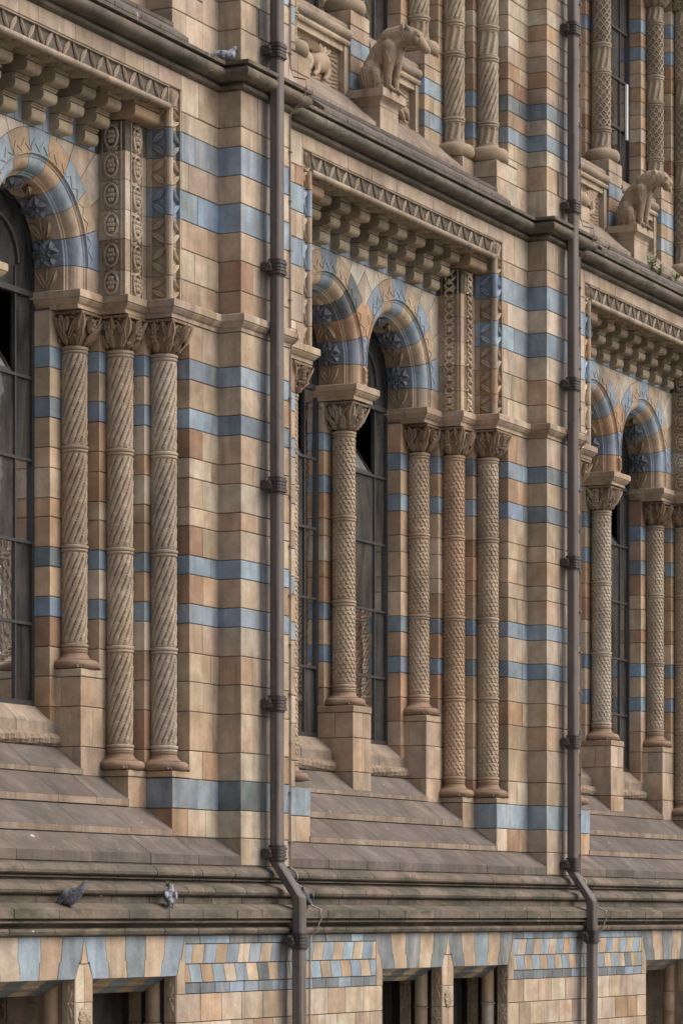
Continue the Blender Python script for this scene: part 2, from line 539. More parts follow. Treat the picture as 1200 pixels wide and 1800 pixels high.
class Half:
    """one half of a window bay; builds in local (u, y, z) with u = 0 on the bay's centre line, z above eye level"""
    def __init__(self, k, side):
        self.k, self.side, self.xc = k, side, BAYX[k]
    def put(self, name, key, make, mat, parent, col=None, smooth=False, cull=True):
        ck = (key, self.side)
        if ck not in CACHE:
            mb = make()
            CACHE[ck] = (to_mesh(name, mb, smooth, self.side < 0), mat.name)
        me, mn = CACHE[ck]
        if cull and not in_view([v.co for v in me.vertices], self.xc):
            return None
        loc = (self.xc - BX, 0, EYE) if parent is building else (0, 0, 0)
        return link(name, me, mat, parent, loc, col)

# levels above eye (metres)
LOW = [0.712, 0.962, 1.231, 1.487, 1.839, 2.105, 2.364, 2.628, 2.803, 3.067, 3.238, 3.502, 3.667, 3.931, 4.110, 4.372, 4.552, 4.810, 4.993, 5.31]
LOW_BLUE = {0.962, 2.628, 3.067, 4.372, 4.810}
IMP0, IMP1 = 5.31, 5.465
UPP = [5.465, 5.679, 5.953, 6.212, 6.476, 6.731, 6.990, 7.172, 7.503]
UPP_BLUE = {6.212, 6.731}
TOP = [7.745, 8.056, 8.322, 8.495, 8.669, 8.843, 9.019] + [round(9.019 + 0.1755 * i, 3) for i in range(1, 19)]
TOP_BLUE = {8.495, 8.843, round(9.019 + 0.1755 * 11, 3), round(9.019 + 0.1755 * 13, 3)}
NOOK = [(1.50, 0.97), (1.50, 0.78), (1.93, 0.78), (1.93, 0.53), (2.28, 0.53), (2.28, 0.27), (2.625, 0.27), (2.625, 0.0), (3.18, 0.0)]
MULLW = 0.20
YS, UC, ZC, REXT = 0.50, 0.85, 5.68, 1.035

def core(path, z0, z1, t=0.25, d=-0.012):
    return sweep(MB(), path, [(-t, z0), (d, z0), (d, z1), (-t, z1)])

def jit(i, j):
    return random.Random(i * 131 + j * 7).uniform(-0.0025, 0.0025)

def build_pier(h):
    """half a pier: from its inner corner to its centre line"""
    full = [(3.18, 0.06), (3.18, -0.23), (3.685, -0.23)]
    p = h.put('pier', 'pier_core', lambda: core(full, 0.46, 13.5), MORTAR, building, cull=False)
    cs = [0.462] + LOW + UPP[1:] + []
    lev = sorted(set([0.462] + LOW[:-1] + [5.31, 5.465] + UPP[1:-1] + [7.503, 7.745] + TOP[1:]))
    for i in range(len(lev) - 1):
        z0, z1 = lev[i], lev[i + 1]
        if (z0, z1) in ((5.31, 5.465), (7.503, 7.745)):
            continue
        blue = z0 in LOW_BLUE or z0 in UPP_BLUE or z0 in TOP_BLUE
        b = 3.18 + ((0.335, 0.505, 0.24, 0.505)[i % 4] if not blue else (0.505, 0.32)[i % 2])
        if (z0, z1) == (0.462, 0.712): b = 3.40
        if z0 == 8.056: b = 3.485
        c1 = c_blue() if blue else c_pier()
        h.put('pier_block', ('pq', i), lambda: block([(3.18, 0.04), (3.18, -0.23), (b, -0.23)], z0, z1, d=jit(i, 1)), TERRA, p, c1)
        if z0 == 8.056:      # open slot in the pier face
            b = 3.555
        if b < 3.68:
            h.put('pier_block', ('pf', i), lambda: block([(b, -0.23), (3.685, -0.23)], z0, z1, d=jit(i, 2)), TERRA, p, c_blue() if blue else c_wall())

def build_wall(h):
    """wall strip beside the opening, in its three storeys"""
    p = h.put('wall', 'wall_core_low', lambda: core([(2.625, 0.5), (2.625, 0.0), (3.2, 0.0)], 1.231, 5.4), MORTAR, building, cull=False)
    h.put('backing', 'wall_core_base', lambda: core([(2.30, 0.5), (2.30, 0.0), (3.2, 0.0)], 0.46, 1.231), MORTAR, p, cull=False)
    h.put('backing', 'wall_core_mid', lambda: core([(2.29, 0.5), (2.29, 0.025), (2.47, 0.025), (2.47, 0.0), (3.2, 0.0)], 5.4, 7.16), MORTAR, p, cull=False)
    h.put('backing', 'wall_core_head', lambda: core([(-0.02, 0.03), (3.2, 0.03)], 7.17, 7.74, 0.6, -0.0), MORTAR, p, cull=False)
    h.put('backing', 'wall_core_top', lambda: core([(2.625, 0.5), (2.625, 0.0), (3.2, 0.0)], 7.80, 13.5), MORTAR, p, cull=False)
    lev = LOW
    for i in range(len(lev) - 1):
        z0, z1 = lev[i], lev[i + 1]
        blue = z0 in LOW_BLUE
        cc = (lambda: c_blue()) if blue else c_wall
        if z0 < 1.23:
            m = (2.60, 2.78)[i % 2]
            h.put('pedestal_block', ('wl0', i), lambda: block([(2.30, 0.262), (2.30, 0.0), (m, 0.0)], z0, z1, d=jit(i, 3)), TERRA, p, c_blue() if blue else c_jamb())
            h.put('wall_block', ('wl1', i), lambda: block([(m, 0.0), (2.93 + 0.1 * (i % 2), 0.0)], z0, z1, d=jit(i, 4)), TERRA, p, cc())
            h.put('wall_block', ('wl2', i), lambda: block([(2.93 + 0.1 * (i % 2), 0.0), (3.18, 0.0)], z0, z1, d=jit(i, 5)), TERRA, p, cc())
        else:
            m = (2.885, 3.03, 2.87, 3.06)[i % 4]
            h.put('jamb_block', ('wl0', i), lambda: block([(2.625, 0.27), (2.625, 0.0), (m, 0.0)], z0, z1, d=jit(i, 6)), TERRA, p, c_blue() if blue else pick((4, BUFF), (2, PALE), (2, WARM), (.5, RUST)))
            h.put('wall_block', ('wl1', i), lambda: block([(m, 0.0), (3.18, 0.0)], z0, z1, d=jit(i, 7)), TERRA, p, cc())
    lev = UPP
    for i in range(len(lev) - 1):
        z0, z1 = lev[i], lev[i + 1]
        blue = z0 in UPP_BLUE
        cc = c_blue if blue else c_wall
        if z0 < 7.17:
            h.put('dogtooth_block', ('dog', i), lambda: dogtooth(z0, z1), TERRA, p, c_blue() if blue else pick((4, BUFF), (2, WARM), (2, PINKBUFF)))
            m = (2.60, 2.72, 2.62, 2.78)[i % 4]
            h.put('wall_block', ('wu0', i), lambda: block([(2.475, 0.0), (m, 0.0)], z0, z1, d=jit(i, 8)), TERRA, p, cc())
            h.put('wall_block', ('wu1', i), lambda: block([(m, 0.0), (3.18, 0.0)], z0, z1, d=jit(i, 9)), TERRA, p, cc())
        else:
            h.put('wall_block', ('wu0', i), lambda: block([(2.475, 0.0), (2.80, 0.0)], z0, z1), TERRA, p, cc())
            h.put('wall_block', ('wu1', i), lambda: block([(2.80, 0.0), (3.18, 0.0)], z0, z1, d=0.002), TERRA, p, cc())
    lev = TOP
    for i in range(len(lev) - 1):
        z0, z1 = lev[i], lev[i + 1]
        blue = z0 in TOP_BLUE
        cc = c_blue if blue else c_wall
        if z0 < 8.1:
            h.put('pedestal_block', ('wt0', i), lambda: block([(2.30, 0.262), (2.30, 0.0), (2.56, 0.0)], z0, min(z1, 8.24)), TERRA, p, pick((1, PINKBUFF), (1, BUFF)))
            h.put('pedestal_block', ('wt1', i), lambda: block([(2.56, 0.0), (2.87, 0.0)], z0, min(z1, 8.24)), TERRA, p, pick((1, PINKBUFF), (1, PALE)))
            h.put('wall_block', ('wt2', i), lambda: block([(2.87, 0.0), (3.18, 0.0)], z0, z1), TERRA, p, cc())
        else:
            m = (2.78, 2.93)[i % 2]
            h.put('jamb_block', ('wt0', i), lambda: block([(2.625, 0.27), (2.625, 0.0), (m, 0.0)], z0, z1, d=jit(i, 10)), TERRA, p, cc())
            h.put('wall_block', ('wt1', i), lambda: block([(m, 0.0), (3.18, 0.0)], z0, z1, d=jit(i, 11)), TERRA, p, cc())
    return p

def dogtooth(z0, z1):
    """corner block: a roll on the arris with a pair of pointed leaves on either face"""
    mb = MB()
    g = GAP
    sweep(mb, trim([(2.265, 0.24), (2.265, 0.190)], 0.001), [(-.1, z0 + g), (0, z0 + g), (0, z1 - g), (-.1, z1 - g)])
    sweep(mb, [(2.300, 0.195), (2.300, 0.035), (2.462, 0.035)], [(-.06, z0 + g), (0, z0 + g), (0, z1 - g), (-.06, z1 - g)])
    sweep(mb, [(2.448, 0.0), (2.472, 0.0)], [(-.1, z0 + g), (0, z0 + g), (0, z1 - g), (-.1, z1 - g)])
    tube(mb, [(2.290, 0.026, z0 + .004), (2.290, 0.026, z1 - .004)], 0.036, 12)
    ball(mb, (2.27, 0.045, z1 - .012), .017, 6, 4)
    zm = (z0 + z1) / 2; a, b = z0 + 0.006, z1 - 0.006
    wl = min(0.078, (z1 - z0) * 0.30)
    for za in (a, b):
        s = 1 if za > zm else -1
        leaf(mb, (2.285, 0.055, za - s * .012), (2.275, 0.192, zm + s * .012), (-1, 0, 0), wl * .8, 0.014)
        leaf(mb, (2.330, 0.022, za - s * .012), (2.450, 0.012, zm + s * .012), (0, -1, 0), wl * .7, 0.012)
    return mb

def build_jamb(h, storey):
    """stepped jamb behind the nook shafts"""
    lower = storey == 0
    z_a, z_b = (0.70, 5.33) if lower else (7.80, 12.0)
    if h.side < 0:          # turned away from the viewer: plain stepped mass
        return h.put('jamb', ('jamb_core', storey), lambda: core(NOOK[:6] + [(2.66, 0.27)], z_a, z_b, 0.35), JAMB, building, (0.38, 0.27, 0.165), cull=False)
    p = h.put('jamb', ('jamb_core', storey), lambda: core(NOOK[:6] + [(2.66, 0.27)], z_a, z_b, 0.35), MORTAR, building, cull=False)
    lev = LOW if lower else TOP
    start = 1.231 if lower else 8.32
    for i in range(len(lev) - 1):
        z0, z1 = lev[i], lev[i + 1]
        blue = z0 in (LOW_BLUE if lower else TOP_BLUE)
        if z0 >= (1.48 if lower else 9.15):
            for j, path in enumerate(([(1.50, 0.965), (1.50, 0.78), (1.90, 0.78)],)):
                h.put('jamb_block', ('j0', storey, i), lambda: block(path, z0, z1, d=jit(i, 12)), JAMB, p, c_blue() if blue else c_jamb())
        if z0 >= start - 0.01:
            h.put('jamb_block', ('j1', storey, i), lambda: block([(1.93, 0.77), (1.93, 0.53), (2.25, 0.53)], z0, z1, d=jit(i, 13)), JAMB, p, c_blue() if blue else c_jamb())
            h.put('jamb_block', ('j2', storey, i), lambda: block([(2.28, 0.52), (2.28, 0.27), (2.60, 0.27)], z0, z1, d=jit(i, 14)), JAMB, p, c_blue() if blue else c_jamb())
    # pedestals of the two inner shafts
    if lower:
        l1 = [0.962, 1.231, 1.487, 1.839, 2.10]
        for i in range(len(l1) - 1):
            z0, z1 = l1[i], l1[i + 1]
            split = (0.70, 0.60, 0.74, 0.72)[i]
            if z1 - z0 < 0.3:
                h.put('pedestal_block', ('p1a', i), lambda: block([(1.59, 0.97), (1.59, split)], z0, z1), JAMB, p, c_jamb())
                h.put('pedestal_block', ('p1b', i), lambda: block([(1.59, split), (1.59, 0.52), (1.97, 0.52)], z0, z1), TERRA, p, pick((2, BUFF), (1, WARM), (1, PINKBUFF)))
            else:
                h.put('pedestal_block', ('p1b', i), lambda: block([(1.59, 0.97), (1.59, 0.52), (1.80, 0.52)], z0, z1), TERRA, p, pick((2, BUFF), (1, WARM), (1, PINKBUFF)))
                h.put('pedestal_block', ('p1c', i), lambda: block([(1.80, 0.52), (1.97, 0.52)], z0, z1), TERRA, p, pick((2, BUFF), (1, PALE)))
        h.put('pedestal_block', 'p1cap', lambda: block([(1.585, 0.97), (1.585, 0.515), (1.96, 0.515)], 2.10, 2.172, t=0.3), JAMB, p, pick((1, BUFF)))
        h.put('pedestal_block', 'p2a', lambda: block([(1.973, 0.53), (1.973, 0.262), (2.30, 0.262)], 0.962, 1.235), TERRA, p, pick((1, BUFF), (1, WARM)))
        h.put('pedestal_block', 'p2c', lambda: block([(1.965, 0.53), (1.965, 0.257), (2.29, 0.257)], 1.235, 1.297, t=0.28), TERRA, p, pick((1, BUFF)))
        h.put('pedestal_block', 'p3c', lambda: block([(2.293, 0.257), (2.293, -0.004), (2.62, -0.004)], 1.235, 1.297, t=0.25), TERRA, p, pick((1, BUFF)))
        h.put('backing', 'p1core', lambda: core([(1.59, 0.97), (1.59, 0.52), (1.975, 0.52), (1.975, 0.262), (2.31, 0.262)], 0.70, 1.235).merge(core([(1.59, 0.97), (1.59, 0.52), (1.975, 0.52)], 1.2, 2.11)), MORTAR, p)
    else:
        l1 = [8.10, 8.322, 8.495, 8.669, 8.843, 9.019, 9.16, 9.31]
        for i in range(len(l1) - 1):
            z0, z1 = l1[i], l1[i + 1]
            blue = z0 in TOP_BLUE
            m = (1.66, 1.78)[i % 2]
            h.put('pedestal_block', ('q1b', i), lambda: block([(1.545, 0.97), (1.545, 0.52), (m, 0.52)], z0, z1), TERRA, p, c_blue() if blue else pick((2, BUFF), (1, PINKBUFF)))
            h.put('pedestal_block', ('q1c', i), lambda: block([(m, 0.52), (1.97, 0.52)], z0, z1), TERRA, p, c_blue() if blue else pick((2, BUFF), (1, PALE)))
        for i, (z0, z1) in enumerate(((7.86, 8.056), (8.056, 8.24))):
            h.put('pedestal_block', ('q2a', i), lambda: block([(1.973, 0.53), (1.973, 0.262), (2.30, 0.262)], z0, z1), TERRA, p, pick((1, BUFF), (1, PINKBUFF)))
        h.put('backing', 'q1core', lambda: core([(1.545, 0.97), (1.545, 0.52), (1.975, 0.52), (1.975, 0.262), (2.31, 0.262)], 7.8, 8.24).merge(core([(1.545, 0.97), (1.545, 0.52), (1.975, 0.52)], 8.2, 9.305)), MORTAR, p)
    return p

IMPOST_PROF = [(-0.15, IMP0), (0.012, IMP0), (0.012, IMP0 + .035), (0.03, IMP0 + .045), (0.055, IMP0 + .075), (0.055, IMP0 + .085), (0.068, IMP0 + .09), (0.068, IMP1 - .008), (0.06, IMP1), (-0.15, IMP1)]
def build_impost(h):
    e = empty('impost', (h.xc - BX, 0, EYE), building)
    parts = [[(1.53, 0.97), (1.53, 0.72)], [(1.53, 0.72), (1.53, 0.52), (1.93, 0.52), (1.93, 0.46)], [(1.93, 0.46), (1.93, 0.27), (2.28, 0.27), (2.28, 0.2)],
             [(2.28, 0.2), (2.28, 0.0), (2.66, 0.0)], [(2.66, 0.0), (3.0, 0.0)], [(3.0, 0.0), (3.18, 0.0), (3.18, -0.23), (3.43, -0.23)], [(3.43, -0.23), (3.685, -0.23)]]
    for i, pth in enumerate(parts):
        h.put('impost_block', ('imp', i), lambda: sweep(MB(), trim(pth, 0.0025), IMPOST_PROF), TERRA, e, pick((3, BUFF), (2, PINKBUFF), (1, CARVE)))
    h.put('backing', 'imp_core', lambda: MB().box(1.54, 2.0, 0.53, 1.0, IMP0 + .004, IMP1 - .004).box(1.94, 2.35, 0.28, .9, IMP0 + .004, IMP1 - .004).box(2.29, 3.2, 0.01, .8, IMP0 + .004, IMP1 - .004), MORTAR, e)
    h.put('impost_block', 'imp_mull', lambda: sweep(MB(), [(0.0, 0.53), (0.215, 0.53), (0.215, 0.97)] if False else [(-0.001, 0.53), (0.215, 0.53), (0.215, 0.97)], [(-0.2, a[1]) if a[0] < 0 else a for a in IMPOST_PROF]), TERRA, e, (0.40, 0.30, 0.20))

# ---- arch
def arch_profile():
    p = [(REXT, 0.62), (REXT, YS), (0.815, YS), (0.808, YS + 0.014), (0.79, YS + 0.014), (0.785, YS + 0.022)]
    for k in range(6):
        a = math.pi / 2 * k / 5
        p.append((0.775 - 0.093 * math.sin(a), 0.615 - 0.093 * math.cos(a)))
    p += [(0.668, 0.618), (0.664, 0.634), (0.65, 0.640), (0.65, 0.985), (REXT, 0.985)]
    return p

def clip_u(mb, umin):
    me = bpy.data.meshes.new('tmp'); me.from_pydata([tuple(v) for v in mb.v], [], mb.f)
    bm = bmesh.new(); bm.from_mesh(me)
    bmesh.ops.bisect_plane(bm, geom=bm.verts[:] + bm.edges[:] + bm.faces[:], plane_co=(umin, 0, 0), plane_no=(-1, 0, 0), clear_outer=True)
    bm.verts.index_update()
    out = MB()
    out.v = [tuple(v.co) for v in bm.verts]; out.f = [tuple(v.index for v in f.verts) for f in bm.faces]
    bm.free(); bpy.data.meshes.remove(me)
    return out

def voussoir(i):
    """i = 0..8 counter-clockwise from the springing"""
    mb = MB()
    prof = arch_profile(); m = len(prof)
    d = 0.0035
    t0, t1 = math.pi * i / 9, math.pi * (i + 1) / 9
    n = 5
    vs = []
    for k in range(n):
        t = t0 + (t1 - t0) * k / (n - 1)
        for r, y in prof:
            tt = t + (d / r if k == 0 else (-d / r if k == n - 1 else 0))
            vs.append((UC + r * math.cos(tt), y, ZC + r * math.sin(tt)))
    fs = []
    for k in range(n - 1):
        for j in range(m):
            j2 = (j + 1) % m
            fs.append((k * m + j, k * m + j2, (k + 1) * m + j2, (k + 1) * m + j))
    fs.append(tuple(range(m))); fs.append(tuple((n - 1) * m + j for j in range(m))[::-1])
    mb.add(vs, fs)
    # raised zigzag
    zz = []
    for k in range(5):
        t = t0 + (t1 - t0) * (0.04 + 0.92 * k / 4)
        zz.append((t, 0.860 if k % 2 == 0 else 0.925))
    for k in range(4):
        a, b = zz[k], zz[k + 1]
        w = 0.019
        q = []
        for (t, r) in (a, b):
            for s in (-w, w):
                q.append((UC + (r + s) * math.cos(t), ZC + (r + s) * math.sin(t)))
        vv = [(u, YS - 0.007, z) for u, z in q] + [(u, YS + 0.01, z) for u, z in q]
        mb.add(vv, [(0, 1, 3, 2), (0, 4, 5, 1), (2, 3, 7, 6), (0, 2, 6, 4), (1, 5, 7, 3)])
    for r0, r1 in ((0.818, 0.832),):
        for k in range(4):
            ta, tb = t0 + (t1 - t0) * k / 4 + .003, t0 + (t1 - t0) * (k + 1) / 4 - .003 * (k == 3)
            q = [(UC + r * math.cos(t), ZC + r * math.sin(t)) for t in (ta, tb) for r in (r0, r1)]
            vv = [(u, YS - 0.010, z) for u, z in q] + [(u, YS + 0.01, z) for u, z in q]
            mb.add(vv, [(0, 1, 3, 2), (0, 4, 5, 1), (2, 3, 7, 6), (0, 2, 6, 4), (1, 5, 7, 3)])
    if i >= 6:
        mb = clip_u(mb, 0.0)
    return mb

def stilt(right):
    """straight foot of the arch below the springing"""
    mb = MB()
    prof = [( (UC + r) if right else (UC - r), y) for r, y in arch_profile()]
    z0, z1 = IMP1, ZC - 0.003
    m = len(prof)
    mb.add([(u, y, z0) for u, y in prof] + [(u, y, z1) for u, y in prof], [(j, (j + 1) % m, m + (j + 1) % m, m + j) for j in range(m)] + [tuple(range(m)), tuple(range(m, 2 * m))])
    if not right:
        mb = clip_u(mb, 0.0)
        for k in range(3):
            leaf(mb, (0.005, YS - .002, z0 + .03 + .05 * k), (0.045, YS - .002, z0 + .09 + .05 * k), (0, -1, 0), .03, .012)
    return mb

def rosette(n=6, r=0.135):
    mb = MB()
    lathe(mb, [(r * .70, 0.0), (r * .55, .020), (r * .2, .026), (0.001, .026)], 14)
    for k in range(n):
        a = 2 * math.pi * k / n
        c, s = math.cos(a), math.sin(a)
        leaf(mb, (c * r * .10, s * r * .10, .020), (c * r * 1.02, s * r * 1.02, .006), (0, 0, 1), r * 1.0, .036, .004)
        a += math.pi / n
        c, s = math.cos(a), math.sin(a)
        leaf(mb, (c * r * .05, s * r * .05, .036), (c * r * .60, s * r * .60, .030), (0, 0, 1), r * .55, .022, .004)
    for k in range(5):
        a = 2 * math.pi * k / 5
        ball(mb, (math.cos(a) * r * .13, math.sin(a) * r * .13, .055), r * .09, 6, 4)
    return mb

def sprig():
    mb = MB()
    tube(mb, [(0, -0.12, 0.006), (0, 0.0, 0.016), (0, 0.12, 0.006)], 0.012, 6)
    for s in (-1, 1):
        leaf(mb, (0, -0.11, 0.0), (s * 0.105, 0.07, 0.0), (0, 0, 1), 0.075, 0.030, 0.02)
    return mb

def build_arch(h):
    e = empty('arch', (h.xc - BX, 0, EYE), building)
    for i in range(9):
        blue = i % 2 == 0
        c = (c_blue() if blue else pick((3, BUFF), (2, WARM), (.5, PINKBUFF)))
        if i == 7: c = (0.40, 0.24, 0.135)
        if i == 8: c = (0.20, 0.25, 0.34)
        v = h.put('voussoir', ('vous', i), lambda: voussoir(i), TERRA, e, c, smooth=i < 6)
        if v is None: continue
        # flower or sprig on the soffit
        t = math.pi * (i + .5) / 9
        n = Vector((-math.cos(t), 0, -math.sin(t))); tang = Vector((-math.sin(t), 0, math.cos(t)))
        xa = Vector((0, -1, 0))
        M = Matrix((xa, tang, n)).transposed().to_4x4()
        M = M @ Matrix.Diagonal((1, 1, 1.5, 1))
        M.translation = Vector((UC + 0.648 * math.cos(t), 0.80, ZC + 0.648 * math.sin(t)))
        if 0.05 < UC + 0.65 * math.cos(t):
            nm = 'rosette' if blue else 'leaf_sprig'
            h.put(nm, ('fl', h.k % 2, i), lambda: MB().merge(rosette((6, 8)[h.k % 2]) if blue else sprig(), M), GLAZED if blue else CARVED, v, (0.13, 0.145, 0.172) if blue else (0.33, 0.235, 0.145), smooth=True)
    s1 = h.put('voussoir', 'stilt_r', lambda: stilt(True), TERRA, e, pick((1, PINKBUFF), (1, BUFF)))
    s2 = h.put('voussoir', 'stilt_l', lambda: stilt(False), TERRA, e, (0.40, 0.26, 0.15))
    for s, t in ((s1, 0.0), (s2, math.pi)):
        if s:
            n = Vector((-math.cos(t), 0, 0))
            M = Matrix((Vector((0, -1, 0)) * (1 if t == 0 else -1), Vector((0, 0, 1)), n)).transposed().to_4x4()
            M.translation = Vector((UC + 0.648 * math.cos(t), 0.80, IMP1 + 0.115))
            h.put('leaf_sprig', ('spr', t), lambda: MB().merge(sprig(), M), CARVED, s, (0.30, 0.21, 0.125), smooth=True)
    h.put('backing', 'arch_core', lambda: arch_core(), MORTAR, e, cull=False)
    # spandrel tiles
    U1, ZT, g = 1.88, 6.715, 0.003
    bounds = [5, 17, 32, 47, 60, 74, 92, 104, 118, 131, 144.6]
    for i in range(len(bounds) - 1):
        pts = spandrel(R(bounds[i]), R(bounds[i + 1]), U1 - g, ZT - g, REXT + g)
        if pts:
            c = pick((4, [(0.52, 0.46, 0.38), (0.50, 0.43, 0.34), (0.47, 0.40, 0.32)]), (1.5, PALE), (1, BUFF))
            h.put('spandrel_tile', ('sp', i), lambda: poly_block(pts, YS + .002, 0.05, 0.003), TERRA, e, c)

def arch_core():
    pts_o = []
    mb = MB()
    n = 24
    ring = [(UC + (REXT - .02) * math.cos(math.pi * k / n), ZC + (REXT - .02) * math.sin(math.pi * k / n)) for k in range(n + 1)]
    def outer(t):
        c, s = math.cos(t), math.sin(t)
        ts = [9]
        if c > 1e-6: ts.append((1.95 - UC) / c)
        if c < -1e-6: ts.append(UC / -c)
        if s > 1e-6: ts.append((7.18 - ZC) / s)
        k = max(min(ts), REXT - .02)
        return (UC + c * k, ZC + s * k)
    for k in range(n):
        a, b = math.pi * k / n, math.pi * (k + 1) / n
        q = [ring[k], ring[k + 1], outer(b), outer(a)]
        vv = [(u, YS + .015, z) for u, z in q] + [(u, 1.1, z) for u, z in q]
        mb.add(vv, [(0, 1, 2, 3), (0, 4, 5, 1), (1, 5, 6, 2), (2, 6, 7, 3), (3, 7, 4, 0), (7, 6, 5, 4)])
    mb.box(UC + .8, 1.95, YS + .03, 1.1, IMP0, ZC)
    mb.box(-.001, .1, YS + .03, 1.1, IMP0, ZC)
    mb.box(-.001, 1.95, YS + .02, 1.1, 6.6, 7.2)
    return clip_u(mb, 0.0)

def spandrel(t0, t1, U1, ZT, Rr):
    ca = math.atan2(ZT - ZC, U1 - UC); cb = math.atan2(ZT - ZC, -UC)
    ts = [t0 + 0.0035, t1 - 0.0035]
    angs = sorted(set([ts[0] + (ts[1] - ts[0]) * k / 5 for k in range(6)]))
    def hit(t):
        c, s = math.cos(t), math.sin(t)
        k = [9]
        if c > 1e-6: k.append((U1 - UC) / c)
        if c < -1e-6: k.append((UC - .002) / -c)
        if s > 1e-6: k.append((ZT - ZC) / s)
        return min(k)
    inner = [(UC + Rr * math.cos(t), ZC + Rr * math.sin(t)) for t in angs if hit(t) > Rr + .002]
    oa = sorted([t for t in angs] + [c for c in (ca, cb) if ts[0] < c < ts[1]])
    outer = [(UC + hit(t) * math.cos(t), ZC + hit(t) * math.sin(t)) for t in oa if hit(t) > Rr + .002]
    if len(inner) < 2 or len(outer) < 2: return None
    return inner + outer[::-1]

# ---- pilaster with carved vine
def vine(z0, z1, kind):
    mb = MB()
    g = GAP
    sweep(mb, [(1.88, 0.505), (1.88, 0.24), (2.262, 0.24)], [(-.1, z0 + g), (0, z0 + g), (0, z1 - g), (-.1, z1 - g)])
    hz = z1 - z0; zm = (z0 + z1) / 2
    for face in (0, 1):
        def P(a, z, o):      # a across the face, o out of it
            return (1.88 - o, 0.372 + a, z) if face == 0 else (2.07 + a, 0.24 - o, z)
        nr = (-1, 0, 0) if face == 0 else (0, -1, 0)
        W = 0.062
        for s in (-1, 1):    # raised edge fillets
            a0, a1 = sorted((s * 0.090, s * 0.098))
            q = [P(a0, z0 + g, 0.0), P(a1, z0 + g, 0.0), P(a1, z1 - g, 0), P(a0, z1 - g, 0), P(a0, z0 + g, .012), P(a1, z0 + g, .012), P(a1, z1 - g, .012), P(a0, z1 - g, .012)]
            mb.add(q, [(4, 5, 6, 7), (0, 4, 7, 3), (1, 2, 6, 5)])
        if kind == 0:        # rings with a flower in each
            k = max(1, round(hz / 0.26))
            rr = min(hz / k * .46, .10)
            pts = [P(math.cos(t) * W * 1.05, zm + math.sin(t) * rr, .014) for t in [2 * math.pi * i / 14 for i in range(15)]]
            tube(mb, pts, .014, 5, False)
            for i in range(6):
                t = 2 * math.pi * i / 6
                ball(mb, P(math.cos(t) * W * .45, zm + math.sin(t) * rr * .45, .012), .024, 6, 4)
            ball(mb, P(0, zm, .02), .02, 6, 4)
            for s in (-1, 1):
                for q in (-1, 1):
                    leaf(mb, P(0, zm + s * hz * .5, .004), P(q * W * 1.15, zm + s * hz * .34, .004), nr, .035, .018)
        else:                # plait
            for s in (-1, 1):
                pts = [P(s * W * .8 * math.cos(math.pi * 3 * i / 12), z0 + .006 + (hz - .012) * i / 12, .014 + .008 * s * math.sin(math.pi * 3 * i / 12 + .7)) for i in range(13)]
                tube(mb, pts, .016, 5, False)
            ball(mb, P(0, zm, .012), (.03, .03, .04), 6, 4)
            for s in (-1, 1):
                leaf(mb, P(s * .02, z0 + .02, .0), P(s * W * 1.2, z0 + hz * .3, .0), nr, .03, .015)
                leaf(mb, P(s * .02, zm, .0), P(s * W * 1.2, zm + hz * .25, .0), nr, .03, .015)
    return mb

def build_pilaster(h):
    p = h.put('pilaster', 'pil_core', lambda: core([(1.88, 0.7), (1.88, 0.24), (2.3, 0.24)], 5.4, 7.16), MORTAR, building, cull=False)
    for i in range(len(UPP) - 3):
        z0, z1 = UPP[i], UPP[i + 1]
        h.put('vine_block', ('vine', h.k % 2, i), lambda: vine(z0, z1, h.k % 2), CARVED, p, pick((2, BUFF), (1, PINKBUFF), (1, PALE)), smooth=True)
    h.put('pilaster_cap', 'pilcap', lambda: sweep(MB(), [(1.88, 0.505), (1.88, 0.24), (2.262, 0.24)], [(-.1, 6.735), (0, 6.735), (0, 6.90), (0.0, 6.985), (-.1, 6.985)]), CARVED, p, (0.36, 0.255, 0.16))
    h.put('corbel', 'endcorbel', lambda: corbel_mesh(0.09, 0.36, 7.0, 7.155, w=(1.80, 2.262)), CARVED, p, (0.30, 0.205, 0.125), smooth=True)

# ---- corbel table
def corbel_mesh(yf, yb, z0, z1, w=None, c=0.0):
    a, b = w if w else (c - 0.115, c + 0.115)
    z1 -= .005; z0 += .002
    prof = [(yb, z1), (yf, z1), (yf, z1 - .016), (yf + .014, z1 - .019), (yf + .014, z1 - .033), (yf + .030, z1 - .036), (yf + .030, z1 - .046), (yf + .006, z1 - .050)]
    hh = (z1 - .05) - z0
    for k in range(7):
        t = math.pi / 2 * k / 6
        prof.append((yf + .004 + .040 * (1 - math.cos(t)), z0 + .046 * (1 - math.sin(t))))
    prof.append((yb, z0))
    m = len(prof)
    return MB().add([(a, y, z) for y, z in prof] + [(b, y, z) for y, z in prof], [(j, (j + 1) % m, m + (j + 1) % m, m + j) for j in range(m)] + [tuple(range(m)), tuple(range(m, 2 * m))])

